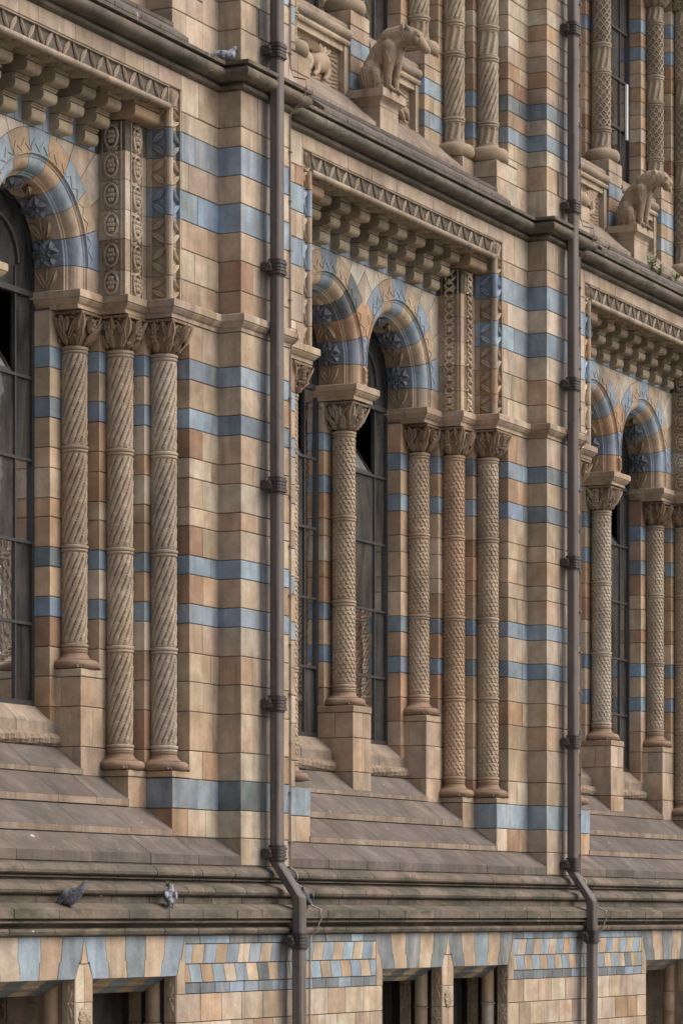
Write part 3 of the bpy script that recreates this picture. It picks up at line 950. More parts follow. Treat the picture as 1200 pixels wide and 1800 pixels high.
def build_corbels(h):
    e = empty('corbel_table', (h.xc - BX, 0, EYE), building)
    for i in range(4):
        c = 0.2275 + 0.455 * i
        if i == 3: c = 1.58
        h.put('corbel', ('cb0', i), lambda: corbel_mesh(0.40, 0.53, 6.735, 6.885, c=c), CARVED, e, pick((1, [(0.36, 0.285, 0.18), (0.34, 0.26, 0.155), (0.37, 0.27, 0.165)])), smooth=True)
        h.put('corbel', ('cb1', i), lambda: corbel_mesh(0.285, 0.53, 6.885, 7.02, c=c), CARVED, e, pick((1, [(0.35, 0.27, 0.17), (0.28, 0.21, 0.13), (0.36, 0.285, 0.185), (0.31, 0.235, 0.15)])), smooth=True)
        h.put('corbel', ('cb2', i), lambda: corbel_mesh(0.17, 0.53, 7.02, 7.155, c=c), CARVED, e, pick((1, [(0.31, 0.235, 0.145), (0.24, 0.175, 0.105), (0.32, 0.25, 0.16)])), smooth=True)
        u0 = c - 0.2275
        h.put('frieze_tile', ('ft', i), lambda: poly_block([(u0 + .003, 6.718), (min(u0 + .452, 1.877), 6.718), (min(u0 + .452, 1.877), 6.95), (u0 + .003, 6.95)], YS + .001, .05), TERRA, e, c_blue())
    h.put('backing', 'corb_back', lambda: MB().box(-.001, 1.9, .51, .6, 6.95, 7.17), MORTAR, e)
    # lintel soffit with carved leaves, then the dogtooth band and its roll
    def soffit(i):
        mb = MB(); u0, u1 = i * .566, (i + 1) * .566
        mb.box(u0 + .002, u1 - .002, .03, .53, 7.158, 7.19)
        for a in range(2):
            uc = u0 + .1415 + .283 * a
            for s in (-1, 1):
                leaf(mb, (uc, .05, 7.158), (uc + s * .12, .24, 7.158), (0, 0, -1), .09, .022)
                leaf(mb, (uc, .43, 7.158), (uc + s * .12, .25, 7.158), (0, 0, -1), .09, .022)
            ball(mb, (uc + .1415, .06, 7.155), .018, 6, 4)
        return mb
    for i in range(4):
        h.put('soffit_block', ('sof', i), lambda: soffit(i), CARVED, e, (0.25, 0.20, 0.125))
    for i in range(8):
        u0, u1 = i * .283, (i + 1) * .283
        def mk():
            mb = MB()
            mb.box(u0 + .002, u1 - .002, .036, .12, 7.165, 7.352)
            uc = (u0 + u1) / 2
            for s in (-1, 1):
                leaf(mb, (uc + s * .012, .022, 7.197), (uc + s * .115, .020, 7.343), (0, -1, 0), .055, .012)
            mb.box(u0 + .002, u1 - .002, .005, .03, 7.343, 7.353)
            tube(mb, [(u0 + .002, .012, 7.172), (u1 - .002, .012, 7.172)], .030, 10)
            return mb
        h.put('dogtooth_block', ('tooth', i), mk, CARVED, e, pick((1, [(0.34, 0.265, 0.19), (0.33, 0.25, 0.17), (0.36, 0.275, 0.19)])), smooth=True)
    h.put('dogtooth_block', 'tooth_end', lambda: leaf(leaf(leaf(MB().box(2.266, 2.452, .022, .12, 7.165, 7.352).box(2.45, 2.473, .0, .1, 7.165, 7.352), (2.30, .022, 7.20), (2.31, .022, 7.345), (0, -1, 0), .06, .024), (2.33, .022, 7.20), (2.44, .022, 7.34), (0, -1, 0), .07, .024), (2.33, .022, 7.19), (2.44, .022, 7.18), (0, -1, 0), .06, .02), CARVED, e, (0.34, 0.265, 0.19))
    us = [0, .31, .60, .90, 1.19, 1.46, 1.78, 2.05, 2.473]
    for i in range(8):
        h.put('wall_block', ('head', i), lambda: block([(us[i], 0.0), (us[i + 1], 0.0)], 7.355, 7.503, d=jit(i, 20)), TERRA, e, pick((4, PINKBUFF), (2, BUFF), (1, PALE)))

# ---- cornice
CORN = [(-.2, 7.502), (0, 7.502), (.02, 7.504), (.045, 7.515), (.053, 7.530), (.045, 7.548), (.025, 7.556), (.015, 7.562), (.015, 7.572), (.05, 7.574), (.085, 7.577), (.12, 7.582), (.145, 7.600), (.156, 7.630),
        (.148, 7.660), (.125, 7.682), (.100, 7.687), (.100, 7.696), (.155, 7.698), (.157, 7.730), (-.3, 7.765)]
def build_cornice(h):
    e = empty('cornice', (h.xc - BX, 0, EYE), building)
    us = [0.0, 0.57, 1.12, 1.70, 2.24, 2.80]
    for i in range(5):
        h.put('cornice_block', ('corn', i), lambda: sweep(MB(), trim([(us[i], 0), (us[i + 1], 0)], .002), CORN), CORNICE, e, pick((1, [(0.15, 0.118, 0.088), (0.165, 0.13, 0.098), (0.14, 0.11, 0.085)])), smooth=True)
    h.put('cornice_block', 'corn_ret', lambda: sweep(MB(), trim([(2.80, 0), (3.18, 0), (3.18, -.23), (3.45, -.23)], .002), CORN), CORNICE, e, (0.15, 0.118, 0.088), smooth=True)
    h.put('cornice_block', 'corn_end', lambda: sweep(MB(), trim([(3.45, -.23), (3.685, -.23)], .0005), CORN), CORNICE, e, (0.15, 0.118, 0.088), smooth=True)

# ---- sloping sills
def slabs(h, name, key, u0, u1, n, prof, mat, cols, parent, seed):
    r2 = random.Random(seed)
    cuts = [u0] + sorted(u0 + (u1 - u0) * (i + r2.uniform(-.16, .16)) / n for i in range(1, n)) + [u1]
    for i in range(n):
        h.put(name, (key, i), lambda: sweep(MB(), trim([(cuts[i], 0), (cuts[i + 1], 0)], (.0062 if name == 'moulding_block' else .0052) if i or cuts[i] > 0.01 else .0004), [(d + r2.uniform(-.001, .001), z) for d, z in prof]), mat, parent, pick((1, cols)))

def build_sills(h):
    e = empty('sloping_sill', (h.xc - BX, 0, EYE), building)
    # (outward distance is -y)
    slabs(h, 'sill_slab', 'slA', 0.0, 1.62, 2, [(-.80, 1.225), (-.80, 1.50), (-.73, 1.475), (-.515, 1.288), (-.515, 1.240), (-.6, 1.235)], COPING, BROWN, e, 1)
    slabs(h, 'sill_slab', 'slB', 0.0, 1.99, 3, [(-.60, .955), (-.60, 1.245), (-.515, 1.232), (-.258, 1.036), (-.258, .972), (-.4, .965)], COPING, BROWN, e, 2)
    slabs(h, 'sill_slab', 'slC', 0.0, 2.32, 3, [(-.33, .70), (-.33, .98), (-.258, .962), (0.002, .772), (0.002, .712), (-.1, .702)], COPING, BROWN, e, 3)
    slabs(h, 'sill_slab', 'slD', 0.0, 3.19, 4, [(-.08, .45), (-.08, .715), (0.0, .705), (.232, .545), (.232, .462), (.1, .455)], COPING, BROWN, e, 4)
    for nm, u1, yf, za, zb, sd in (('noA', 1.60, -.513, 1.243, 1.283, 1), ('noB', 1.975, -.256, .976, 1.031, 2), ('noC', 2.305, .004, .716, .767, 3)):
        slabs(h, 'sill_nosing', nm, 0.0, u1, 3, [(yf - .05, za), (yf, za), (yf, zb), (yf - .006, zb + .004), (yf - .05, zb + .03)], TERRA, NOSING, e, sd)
    # window sill with carved torus
    slabs(h, 'sill_slab', 'slW', MULLW, 1.60, 2, [(-1.0, 1.55), (-1.0, 1.86), (-.925, 1.842), (-.79, 1.725), (-.775, 1.70), (-.775, 1.605), (-.79, 1.60), (-.79, 1.55)], COPING, [(0.30, 0.225, 0.165), (0.28, 0.21, 0.155)], e, 5)
    def torus():
        mb = MB()
        nu, nv = 150, 24
        vs, fs = [], []
        for i in range(nu + 1):
            u = MULLW + (1.61 - MULLW) * i / nu
            for k in range(nv):
                a = 2 * math.pi * k / nv
                rr = 0.060 + 0.008 * math.sin(a * 5 + u * 62) * math.sin(a * 4 - u * 70) + 0.003 * math.sin(u * 190 + a * 3)
                if i in (0, nu): rr *= .75
                vs.append((u, .775 - rr * math.cos(a), 1.545 + rr * math.sin(a)))
        for i in range(nu):
            for k in range(nv):
                k2 = (k + 1) % nv
                fs.append((i * nv + k, i * nv + k2, (i + 1) * nv + k2, (i + 1) * nv + k))
        fs.append(tuple(range(nv))); fs.append(tuple(nu * nv + k for k in range(nv)))
        return mb.add(vs, fs)
    h.put('sill_roll', 'torus', torus, CARVED, e, (0.27, 0.20, 0.145), smooth=True)
    h.put('backing', 'sill_core', lambda: MB().box(-.001, 1.62, .80, 1.2, .6, 1.6).box(-.001, 1.99, .60, 1.2, .5, 1.2).box(-.001, 2.32, .30, 1.2, .4, .95).box(-.001, 3.7, .0, 1.2, .2, .69), MORTAR, e)
    # mouldings under the sills
    M1 = [(-.1, .458), (.222, .458), (.224, .448), (.25, .44), (.285, .415), (.302, .385), (.300, .362), (.285, .350), (.238, .347), (.238, .337), (.272, .334), (.268, .322), (-.1, .322)]
    M2 = [(-.1, .320), (.225, .320), (.235, .305), (.285, .282), (.345, .270), (.382, .248), (.396, .218), (.388, .195), (.372, .184), (.325, .181), (.325, .170), (.345, .166), (.345, .114), (-.1, .114)]
    M3 = [(-.1, .113), (.395, .112), (.535, .060), (.535, -.014), (.485, -.018), (.485, -.034), (.526, -.038), (.522, -.052), (.445, -.060), (.430, -.078), (.45, -.092), (.488, -.098), (.498, -.12), (.488, -.145), (.462, -.158), (-.1, -.158)]
    C2 = [(0.175, 0.128, 0.097), (0.155, 0.12, 0.094), (0.19, 0.135, 0.10), (0.15, 0.118, 0.094), (0.165, 0.125, 0.095)]
    e2 = empty('string_course', (h.xc - BX, 0, EYE), building)
    for nm, pr, n, sd in (('m1', M1, 5, 11), ('m2', M2, 6, 12), ('m3', M3, 6, 13)):
        slabs(h, 'moulding_block', nm, 0.0, 3.685, n, pr, MOULD, C2, e2, sd)

# ---- basement storey
YB = -0.434
def build_basement(h):
    p = h.put('basement_wall', 'bas_core', lambda: MB().box(1.585, 3.7, YB + .014, .3, -1.66, -.15).box(-.001, .14, YB + .014, .3, -1.66, -.15).box(.1, 1.62, YB + .02, .3, -.46, -.15).box(.1, 1.62, YB + .2, .3, -.60, -.40), MORTAR, building, cull=False)
    def pb(name, key, pts, col, mat=TERRA, g=.0038):
        cx = sum(q[0] for q in pts) / len(pts); cz = sum(q[1] for q in pts) / len(pts)
        w = max(q[0] for q in pts) - min(q[0] for q in pts); hh = max(q[1] for q in pts) - min(q[1] for q in pts)
        fx, fz = 1 - 2 * g / max(w, .02), 1 - 2 * g / max(hh, .02)
        q2 = [(cx + (a - cx) * fx, cz + (b - cz) * fz) for a, b in pts]
        if key[0] in ('cp',): q2 = pts
        return h.put(name, key, lambda: poly_block(q2, YB + random.Random(str(key)).uniform(-.0015, .0015), .06, .004), mat, p, col)
    # chevron panel
    u0, u1 = 1.735, 3.685
    n = 7
    for row, (za, zb) in enumerate(((-.237, -.162), (-.67, -.575))):
        for i in range(n):
            a, b = u0 + (u1 - u0) * i / n, u0 + (u1 - u0) * (i + 1) / n
            pb('chevron_tile', ('cb', row, i), [(a, za), (b, za), (b, zb), (a, zb)], pick((2, SLATE), (2, BLUE)))
    n = 9
    for row, (za, zb, ln) in enumerate(((-.412, -.237, .05 * h.side), (-.575, -.412, -.05 * h.side))):
        for i in range(n + 1):
            w = (u1 - u0) / n
            a, b = u0 + w * (i - .5), u0 + w * (i + .5)
            cl = lambda q: min(max(q, u0), u1)
            pts = [(cl(a), za), (cl(b), za), (cl(b + ln), zb), (cl(a + ln), zb)]
            if min(pts[1][0] - pts[0][0], pts[2][0] - pts[3][0]) < 0.012: continue
            blue = (i + row) % 2 == (0 if h.side > 0 else 1)
            pb('chevron_tile', ('cz', row, i), pts, c_blue() if blue else pick((2, BUFF), (2, PALE), (.7, WARM)))
    # ashlar
    lev = [-1.66, -1.41, -1.163, -.917, -.67]
    for i in range(4):
        us = [1.735, 2.02, 2.42, 2.80, 3.22, 3.685] if i % 2 else [1.735, 1.88, 2.20, 2.60, 3.03, 3.42, 3.685]
        if i < 4: us[0] = 1.585
        for j in range(len(us) - 1):
            pb('ashlar_block', ('as', i, j), [(us[j], lev[i]), (us[j + 1], lev[i]), (us[j + 1], lev[i + 1]), (us[j], lev[i + 1])], pick((3, PALE), (2, BUFF), (1, PINKBUFF), (.3, WARM)))
    # flat arch: tan quoin, five joggled voussoirs, tan pier in the middle
    ua, ub = .14, 1.585
    uc = (ua + ub) / 2
    zt, zm, zb = -.162, -.37, -.512
    bot = [ua + (ub - ua) * i / 5 for i in range(6)]
    def edge(i):
        sgn = 1 if bot[i] > uc else -1
        b0 = bot[i]; t = uc + (b0 - uc) * 1.20 + .0
        m = b0 + (t - b0) * (zm - zb) / (zt - zb)
        j = .022 * sgn
        return [(b0, zb), (m, zm), (m + j, zm), (t, zt)]
    for i in range(5):
        L, Rr = edge(i), edge(i + 1)
        pts = [(q[0] + .003, q[1]) for q in L] + [(q[0] - .003, q[1]) for q in Rr[::-1]]
        pb('flat_arch_voussoir', ('cp', i), pts, (pick((2, BLUE), (3, SLATE)) if i % 2 == 0 else pick((2, BUFF), (1, PALE))))
    L = edge(5)
    pb('quoin_block', ('cp', 'q'), [(ub, -.67), (1.733, -.67), (1.733, zt)] + [(q[0] + .003, q[1]) for q in L[::-1]], pick((1, BUFF)))
    L = edge(0)
    pb('quoin_block', ('cp', 'c1'), [(0, -.385)] + [(L[2][0] - .003, -.385), (L[3][0] - .003, zt), (0, zt)], (0.44, 0.33, 0.21))
    pb('quoin_block', ('cp', 'c2'), [(0, -.70), (ua, -.70), (ua, zb), (L[1][0] - .003, -.391), (0.003, -.391)] , pick((1, BUFF), (1, PALE)))
    for i, (za, zb2) in enumerate(((-.917, -.70), (-1.163, -.917), (-1.41, -1.163), (-1.66, -1.41))):
        pb('quoin_block', ('cq', i), [(0.0, za), (ua, za), (ua, zb2), (0.0, zb2)] if i == 0 else [(0, za), (ua, za), (ua, zb2), (0, zb2)], pick((1, PALE), (1, BUFF)))
    # reveals: carved strip, engaged shaft, inner carved strip
    for s, uu in ((1, ub), (-1, ua)):
        q = h.put('window_reveal', ('rv', s), lambda: MB().box(min(uu, uu + s * .05), max(uu, uu + s * .05), YB + .07, .3, -1.66, -.47), JAMB, p, pick((1, WARM), (1, BUFF)))
        if q is None or s != h.side: continue
        for i in range(4):
            z0, z1 = -.66 - .25 * i - .25, -.66 - .25 * i
            if i == 0: z1 = -.515
            def strip(y0, w):
                mb = MB()
                f = uu - s * .006
                mb.box(min(f, uu + s * .02), max(f, uu + s * .02), y0, y0 + w, z0 + .003, z1 - .003)
                zc = (z0 + z1) / 2
                for a in range(8):
                    t = math.pi * 2 * a / 8
                    leaf(mb, (f, y0 + w / 2, zc), (f, y0 + w / 2 + math.cos(t) * w * .45, zc + math.sin(t) * (z1 - z0) * .46), (-s, 0, 0), .030, .012)
                ball(mb, (f - s * .006, y0 + w / 2, zc), .016, 6, 4)
                return mb
            h.put('carved_strip', ('rs', i), lambda: strip(YB + .006, .115), CARVED, q, pick((1, CARVE), (1, BUFF)))
            h.put('carved_strip', ('rs2', i), lambda: strip(YB + .35, .12), CARVED, q, pick((1, [(0.25, 0.17, 0.105)])))
            h.put('engaged_shaft', ('es', i), lambda: lathe(lathe(MB(), [(.072, z0 + .003), (.072, z1 - .012)], 16, uu + s * .01, YB + .235), [(.06, z1 - .02), (.085, z1 - .015), (.085, z1 - .006), (.06, z1 - .003)], 16, uu + s * .01, YB + .235), JAMB, q, pick((2, WARM), (2, BUFF), (1, PALE)), smooth=True)
    # recessed striped head
    for i in range(5):
        a, b = ua + (ub - ua) * i / 5, ua + (ub - ua) * (i + 1) / 5
        h.put('soffit_block', ('sh', i), lambda: MB().add([(a + .002, YB + .07, -.505), (b - .002, YB + .07, -.505), (b - .002, YB + .17, -.56), (a + .002, YB + .17, -.56), (a + .002, YB + .17, -.575), (b - .002, YB + .17, -.575), (b - .002, YB + .30, -.645), (a + .002, YB + .30, -.645), (b - .002, YB + .5, -.645), (a + .002, YB + .5, -.645)],
              [(0, 1, 2, 3), (3, 2, 5, 4), (4, 5, 6, 7), (7, 6, 8, 9)]), JAMB, p, pick((1, SLATE)) if i % 2 == 0 else pick((1, BUFF)))
    h.put('medallion', 'med', lambda: MB().merge(rosette(10, .095), Matrix.Translation((0, YB - .002, -.83)) @ Matrix.Diagonal((1, .35, 1, 1)) @ Matrix.Rotation(R(90), 4, 'X')) if h.side > 0 else MB().box(0, .001, .1, .101, -.8, -.799), CARVED, p, (0.40, 0.32, 0.22), smooth=True)
    w = empty('basement_window', (h.xc - BX, 0, EYE), building)
    h.put('frame', 'bwf', lambda: MB().box(ua, ub, .10, .14, -.66, -.62).box(.5, .53, .10, .14, -1.66, -.62).box(1.0, 1.03, .10, .14, -1.66, -.62).box(ub - .06, ub, .10, .14, -1.66, -.62), FRAME, w)
    h.put('pane', 'bwp', lambda: MB().add([(ua, .13, -1.66), (ub, .13, -1.66), (ub, .13, -.6), (ua, .13, -.6)], [(0, 1, 2, 3)]), GLASS, w)

# ---- columns
SHAFT_R = 0.112
def shaft_mesh(kind, L):
    nu, nv = ((96 if kind in ('scale', 'lattice') else 72), max(12, int(L / (0.0075 if kind in ('scale', 'lattice') else 0.011))))
    vs, fs = [], []
    for j in range(nv + 1):
        z = L * j / nv
        e = min(1.0, j / 2.0, (nv - j) / 2.0)
        for i in range(nu):
            a = 2 * math.pi * i / nu
            if kind == 'spiral':          # raised spiral strips with nicks
                p = (a * 13 / (2 * math.pi) - z * 7.6) % 1.0
                q = (z * 6.0 + 0.618 * math.floor(a * 13 / (2 * math.pi) - z * 7.6)) % 1.0
                d = 0.007 * (1 - (abs(p - 0.5) * 2) ** 2) - (0.014 if p < 0.15 else 0) + .007 * (q - .5) * (1 - (abs(p - 0.5) * 2) ** 2)
            elif kind == 'scale':         # overlapping scales pointing down
                n = 14; hh = 0.043
                r0 = z / hh
                best = -1
                for rr in (math.floor(r0), math.floor(r0) + 1):
                    off = 0.5 * (rr % 2)
                    pa = (a * n / (2 * math.pi) + off) % 1.0 - 0.5
                    t = (rr + 0.95 - r0)            # 0 at the top of the scale, grows downwards
                    lim = 1.75 * math.sqrt(max(0.0, 1 - (2 * pa) ** 2 * .95))
                    if 0 <= t <= lim * .62 + .35:
                        best = max(best, 0.000 + 0.013 * t)
                d = best if best >= 0 else -0.010
                d -= 0.004
            elif kind == 'lattice':
                p = (a * 8 / (2 * math.pi) + z * 9.5) % 1.0
                q = (a * 8 / (2 * math.pi) - z * 9.5) % 1.0
                bar = min(abs(p - .5), abs(q - .5)) < .15
                dot = (min(p, 1 - p) ** 2 + min(q, 1 - q) ** 2) < .028
                d = 0.007 if bar else (0.004 if dot else -0.011)
            else:                          # slanted flutes
                p = (a * 9 / (2 * math.pi) - z * 2.6) % 1.0
                end = min(z, L - z)
                d = 0.004 if p < .36 or end < .02 else -0.012 * math.sin(math.pi * (p - .36) / .64) - .004
            rr = SHAFT_R + d * e
            vs.append((rr * math.cos(a), rr * math.sin(a), z))
    for j in range(nv):
        for i in range(nu):
            i2 = (i + 1) % nu
            fs.append((j * nu + i, j * nu + i2, (j + 1) * nu + i2, (j + 1) * nu + i))
    return MB().add(vs, fs)

def shared(key, make, smooth=True):
    k = ('shared', key)
    if k not in CACHE:
        CACHE[k] = to_mesh(str(key[0]) if isinstance(key, tuple) else key, make(), smooth, False, True)
    return CACHE[k]

def ring_mesh():
    pr = []
    for c, r, hgt in ((-.019, .124, .013), (.013, .128, .015)):
        for k in range(5):
            t = -math.pi / 2 + math.pi * k / 4
            pr.append((r - .010 + .012 * math.cos(t), c + hgt * math.sin(t)))
    pr = [(.10, -.034)] + pr + [(.10, .034)]
    return lathe(MB(), pr, 28)

def base_mesh(hh, upper):
    mb = MB()
    if upper:
        pr = [(.09, hh), (.122, hh), (.122, hh - .02), (.128, hh - .032), (.15, hh - .045), (.17, hh - .05)]
        z1 = hh - .05
        for k in range(7):
            t = math.pi / 2 - math.pi * k / 6
            pr.append((.178 + .052 * math.cos(t), z1 / 2 + z1 / 2 * math.sin(t)))
        pr.append((.1, 0))
    else:
        pr = [(.09, hh), (.118, hh), (.125, hh - .012), (.118, hh - .026), (.122, hh - .036), (.135, hh - .062), (.160, hh - .078), (.186, hh - .084)]
        z1 = hh - .086
        for k in range(7):
            t = math.pi / 2 - math.pi * k / 6
            pr.append((.180 + .042 * math.cos(t), z1 / 2 + z1 / 2 * math.sin(t)))
        pr.append((.1, 0))
    lathe(mb, pr[::-1], 28)
    for k in range(4):   # corner spurs
        a = math.pi / 4 + math.pi / 2 * k
        if not upper:
            c, s = math.cos(a), math.sin(a)
            for dd in (-.35, 0, .35):
                leaf(mb, (c * .16, s * .16, .055), (math.cos(a + dd * .4) * .245, math.sin(a + dd * .4) * .245, .004), (c * .5, s * .5, .8), .045, .018)
    return mb

def capital_mesh(var, hh=0.285):
    """bell running from the round neck to a square top, clad in undercut foliage"""
    r2 = random.Random(40 + var)
    mb = MB()
    nu, nv = 32, 9
    def rad(t, a):
        sq = 1.0 / max(abs(math.cos(a)), abs(math.sin(a)))
        rb = 0.106 + 0.068 * math.sin(min(1.0, t * 2.0) * math.pi / 2)
        return rb * (1 + (min(sq, 1.28) - 1) * t ** .8)
    vs, fs = [], []
    for j in range(nv + 1):
        t = j / nv
        for i in range(nu):
            a = 2 * math.pi * i / nu
            rr = rad(t, a) - .024
            vs.append((rr * math.cos(a), rr * math.sin(a), hh * t))
    for j in range(nv):
        for i in range(nu):
            i2 = (i + 1) % nu
            fs.append((j * nu + i, j * nu + i2, (j + 1) * nu + i2, (j + 1) * nu + i))
    fs.append(tuple(nv * nu + i for i in range(nu)))
    mb.add(vs, fs)
    def P(t, a, o=0.0):
        rr = rad(t, a) + o
        return Vector((rr * math.cos(a), rr * math.sin(a), hh * t))
    def lf(t0, a0, t1, a1, w, hgt, curl=0.02, o=0.0):
        p0, p1 = P(t0, a0, o), P(t1, a1, o + curl * .5)
        am = (a0 + a1) / 2
        leaf(mb, p0, p1, (math.cos(am), math.sin(am), -.15), w, hgt, curl)
    n = (8, 10, 8, 9)[var % 4]
    for i in range(n):
        a = 2 * math.pi * i / n + r2.uniform(-.08, .08)
        lf(0.0, a, 0.52 + r2.uniform(-.05, .06), a + r2.uniform(-.15, .15), .080, .020, .026)
        ball(mb, P(.52, a, .012), .020, 6, 5)
        s = r2.choice((-1, 1))
        lf(0.15, a + .2, 0.80, a + .2 + s * .45, .050, .020, .02, .012)
        lf(0.30, a - .1, 0.96, a - .1 - s * .30, .060, .020, .03, .010)
    for i in range(n):      # arched stems over the leaves
        a = 2 * math.pi * (i + .5) / n
        hw = math.pi / n * 1.25
        tube(mb, [P(.08 + .74 * math.sin(math.pi * q / 8) ** .7, a + hw * (q / 4 - 1), .020) for q in range(9)], .0085, 5, False)
    for k in range(4):      # corners: big curling leaf with a knob
        a = math.pi / 4 + math.pi / 2 * k
        lf(0.25, a, 0.97, a, .10, .022, .03, .016)
        p = P(0.90, a, -.012)
        ball(mb, p, .026, 7, 5)
    for k in range(4):      # middle of each face: flower, cone or mask-like boss
        a = math.pi / 2 * k
        v = (var + k) % 3
        if v == 0:
            for q in range(6):
                t = 2 * math.pi * q / 6
                ball(mb, P(0.62 + .15 * math.sin(t), a + .23 * math.cos(t), .012), .022, 6, 4)
            ball(mb, P(0.62, a, .028), .02, 6, 4)
        elif v == 1:
            for q in range(5):
                for s in (-1, 0, 1):
                    ball(mb, P(0.34 + .12 * q, a + s * .11, .018 + .008 * (s == 0)), .019, 6, 4)
        else:
            for s in (-1, 1):
                lf(0.35, a, 0.85, a + s * .30, .07, .022, .03, .014)
            lf(0.30, a, 0.92, a, .075, .026, .03, .02)
    for q in range(46):
        ball(mb, P(r2.uniform(.15, .95), r2.uniform(0, 6.28), .012), r2.uniform(.012, .020), 6, 4)
    sweepz = [(-.0, 0)]
    b = .192
    mb.box(-b, b, -b, b, hh - .022, hh)
    return mb

COLS = {0: [(0.38, 0.295, 0.215), (0.385, 0.30, 0.22), (0.41, 0.335, 0.26)], 1: [(0.385, 0.29, 0.205), (0.40, 0.265, 0.17), (0.39, 0.295, 0.21)], 2: [(0.39, 0.315, 0.235), (0.385, 0.30, 0.215), (0.37, 0.28, 0.20)]}
cap_no = [0]
def build_column(h, u, y, z_base, storey, kind, col, top=None, base_h=None, mull=False):
    x = h.xc - BX + h.side * u
    vis = in_view([(h.side * u - .25, y - .25, z_base), (h.side * u + .25, y + .25, (5.3 if storey == 0 else 11.9))], h.xc)
    if not vis: return
    c = empty('column', (x, y, EYE + z_base), building)
    rot = random.Random(int(u * 100) + h.k * 17).uniform(0, 6.28)
    def shaft(z0, z1, kd):
        L = round(z1 - z0, 3)
        k_ = rnd.uniform(.92, 1.06)
        link('shaft', shared(('shaft', kd, L), lambda: shaft_mesh(kd, L)), CARVED, c, (0, 0, z0 - z_base), tuple(v * k_ for v in col), (0, 0, rot))
    def ring(z):
        k_ = rnd.uniform(.86, 1.0)
        link('ring', shared('ring', ring_mesh), CARVED, c, (0, 0, z - z_base), tuple(v * k_ for v in col))
    bcol = (0.27, 0.175, 0.115) if storey == 0 else (0.33, 0.255, 0.175)
    if storey == 0:
        rings = [4.982, 4.115, 3.24, 2.37] + ([] if z_base > 2 else [1.497])
        for i in range(len(rings) - 1):
            shaft(rings[i + 1] + .033, rings[i] - .033, kind)
        for z in rings: ring(z)
        bh = rings[-1] - .03 - z_base
        link('base', shared(('base', round(bh, 2)), lambda: base_mesh(round(bh, 2), False)), CARVED, c, (0, 0, 0), bcol)
        link('capital', shared(('capital', cap_no[0] % 6), lambda: capital_mesh(cap_no[0] % 6)), CARVED, c, (0, 0, 5.015 - z_base), pick((1, [(0.30, 0.185, 0.105), (0.32, 0.205, 0.12), (0.29, 0.18, 0.10)]) if not mull else (1, [(0.34, 0.25, 0.165)])))
        cap_no[0] += 1
    else:
        rings = [11.46, 10.76, 10.42, 9.71, 9.37, 8.66]
        lowest = 9.74 if z_base > 9 else 8.66
        rings = [z for z in rings if z >= lowest - .05]
        for i in range(len(rings) - 1):
            L = rings[i] - rings[i + 1]
            shaft(rings[i + 1] + .033, rings[i] - .033, kind if L > .5 else 'flute')
        for z in rings: ring(z)
        zb = rings[-1] - .033
        z1 = z_base + .19
        shaft(z1, zb, 'flute')
        link('base', shared('base_upper', lambda: base_mesh(.20, True)), CARVED, c, (0, 0, 0), bcol)
        shaft(11.49, 11.66, 'flute')
        link('capital', shared(('capital', cap_no[0] % 6), lambda: capital_mesh(cap_no[0] % 6)), CARVED, c, (0, 0, 11.66 - z_base), (0.34, 0.26, 0.175))
        cap_no[0] += 1

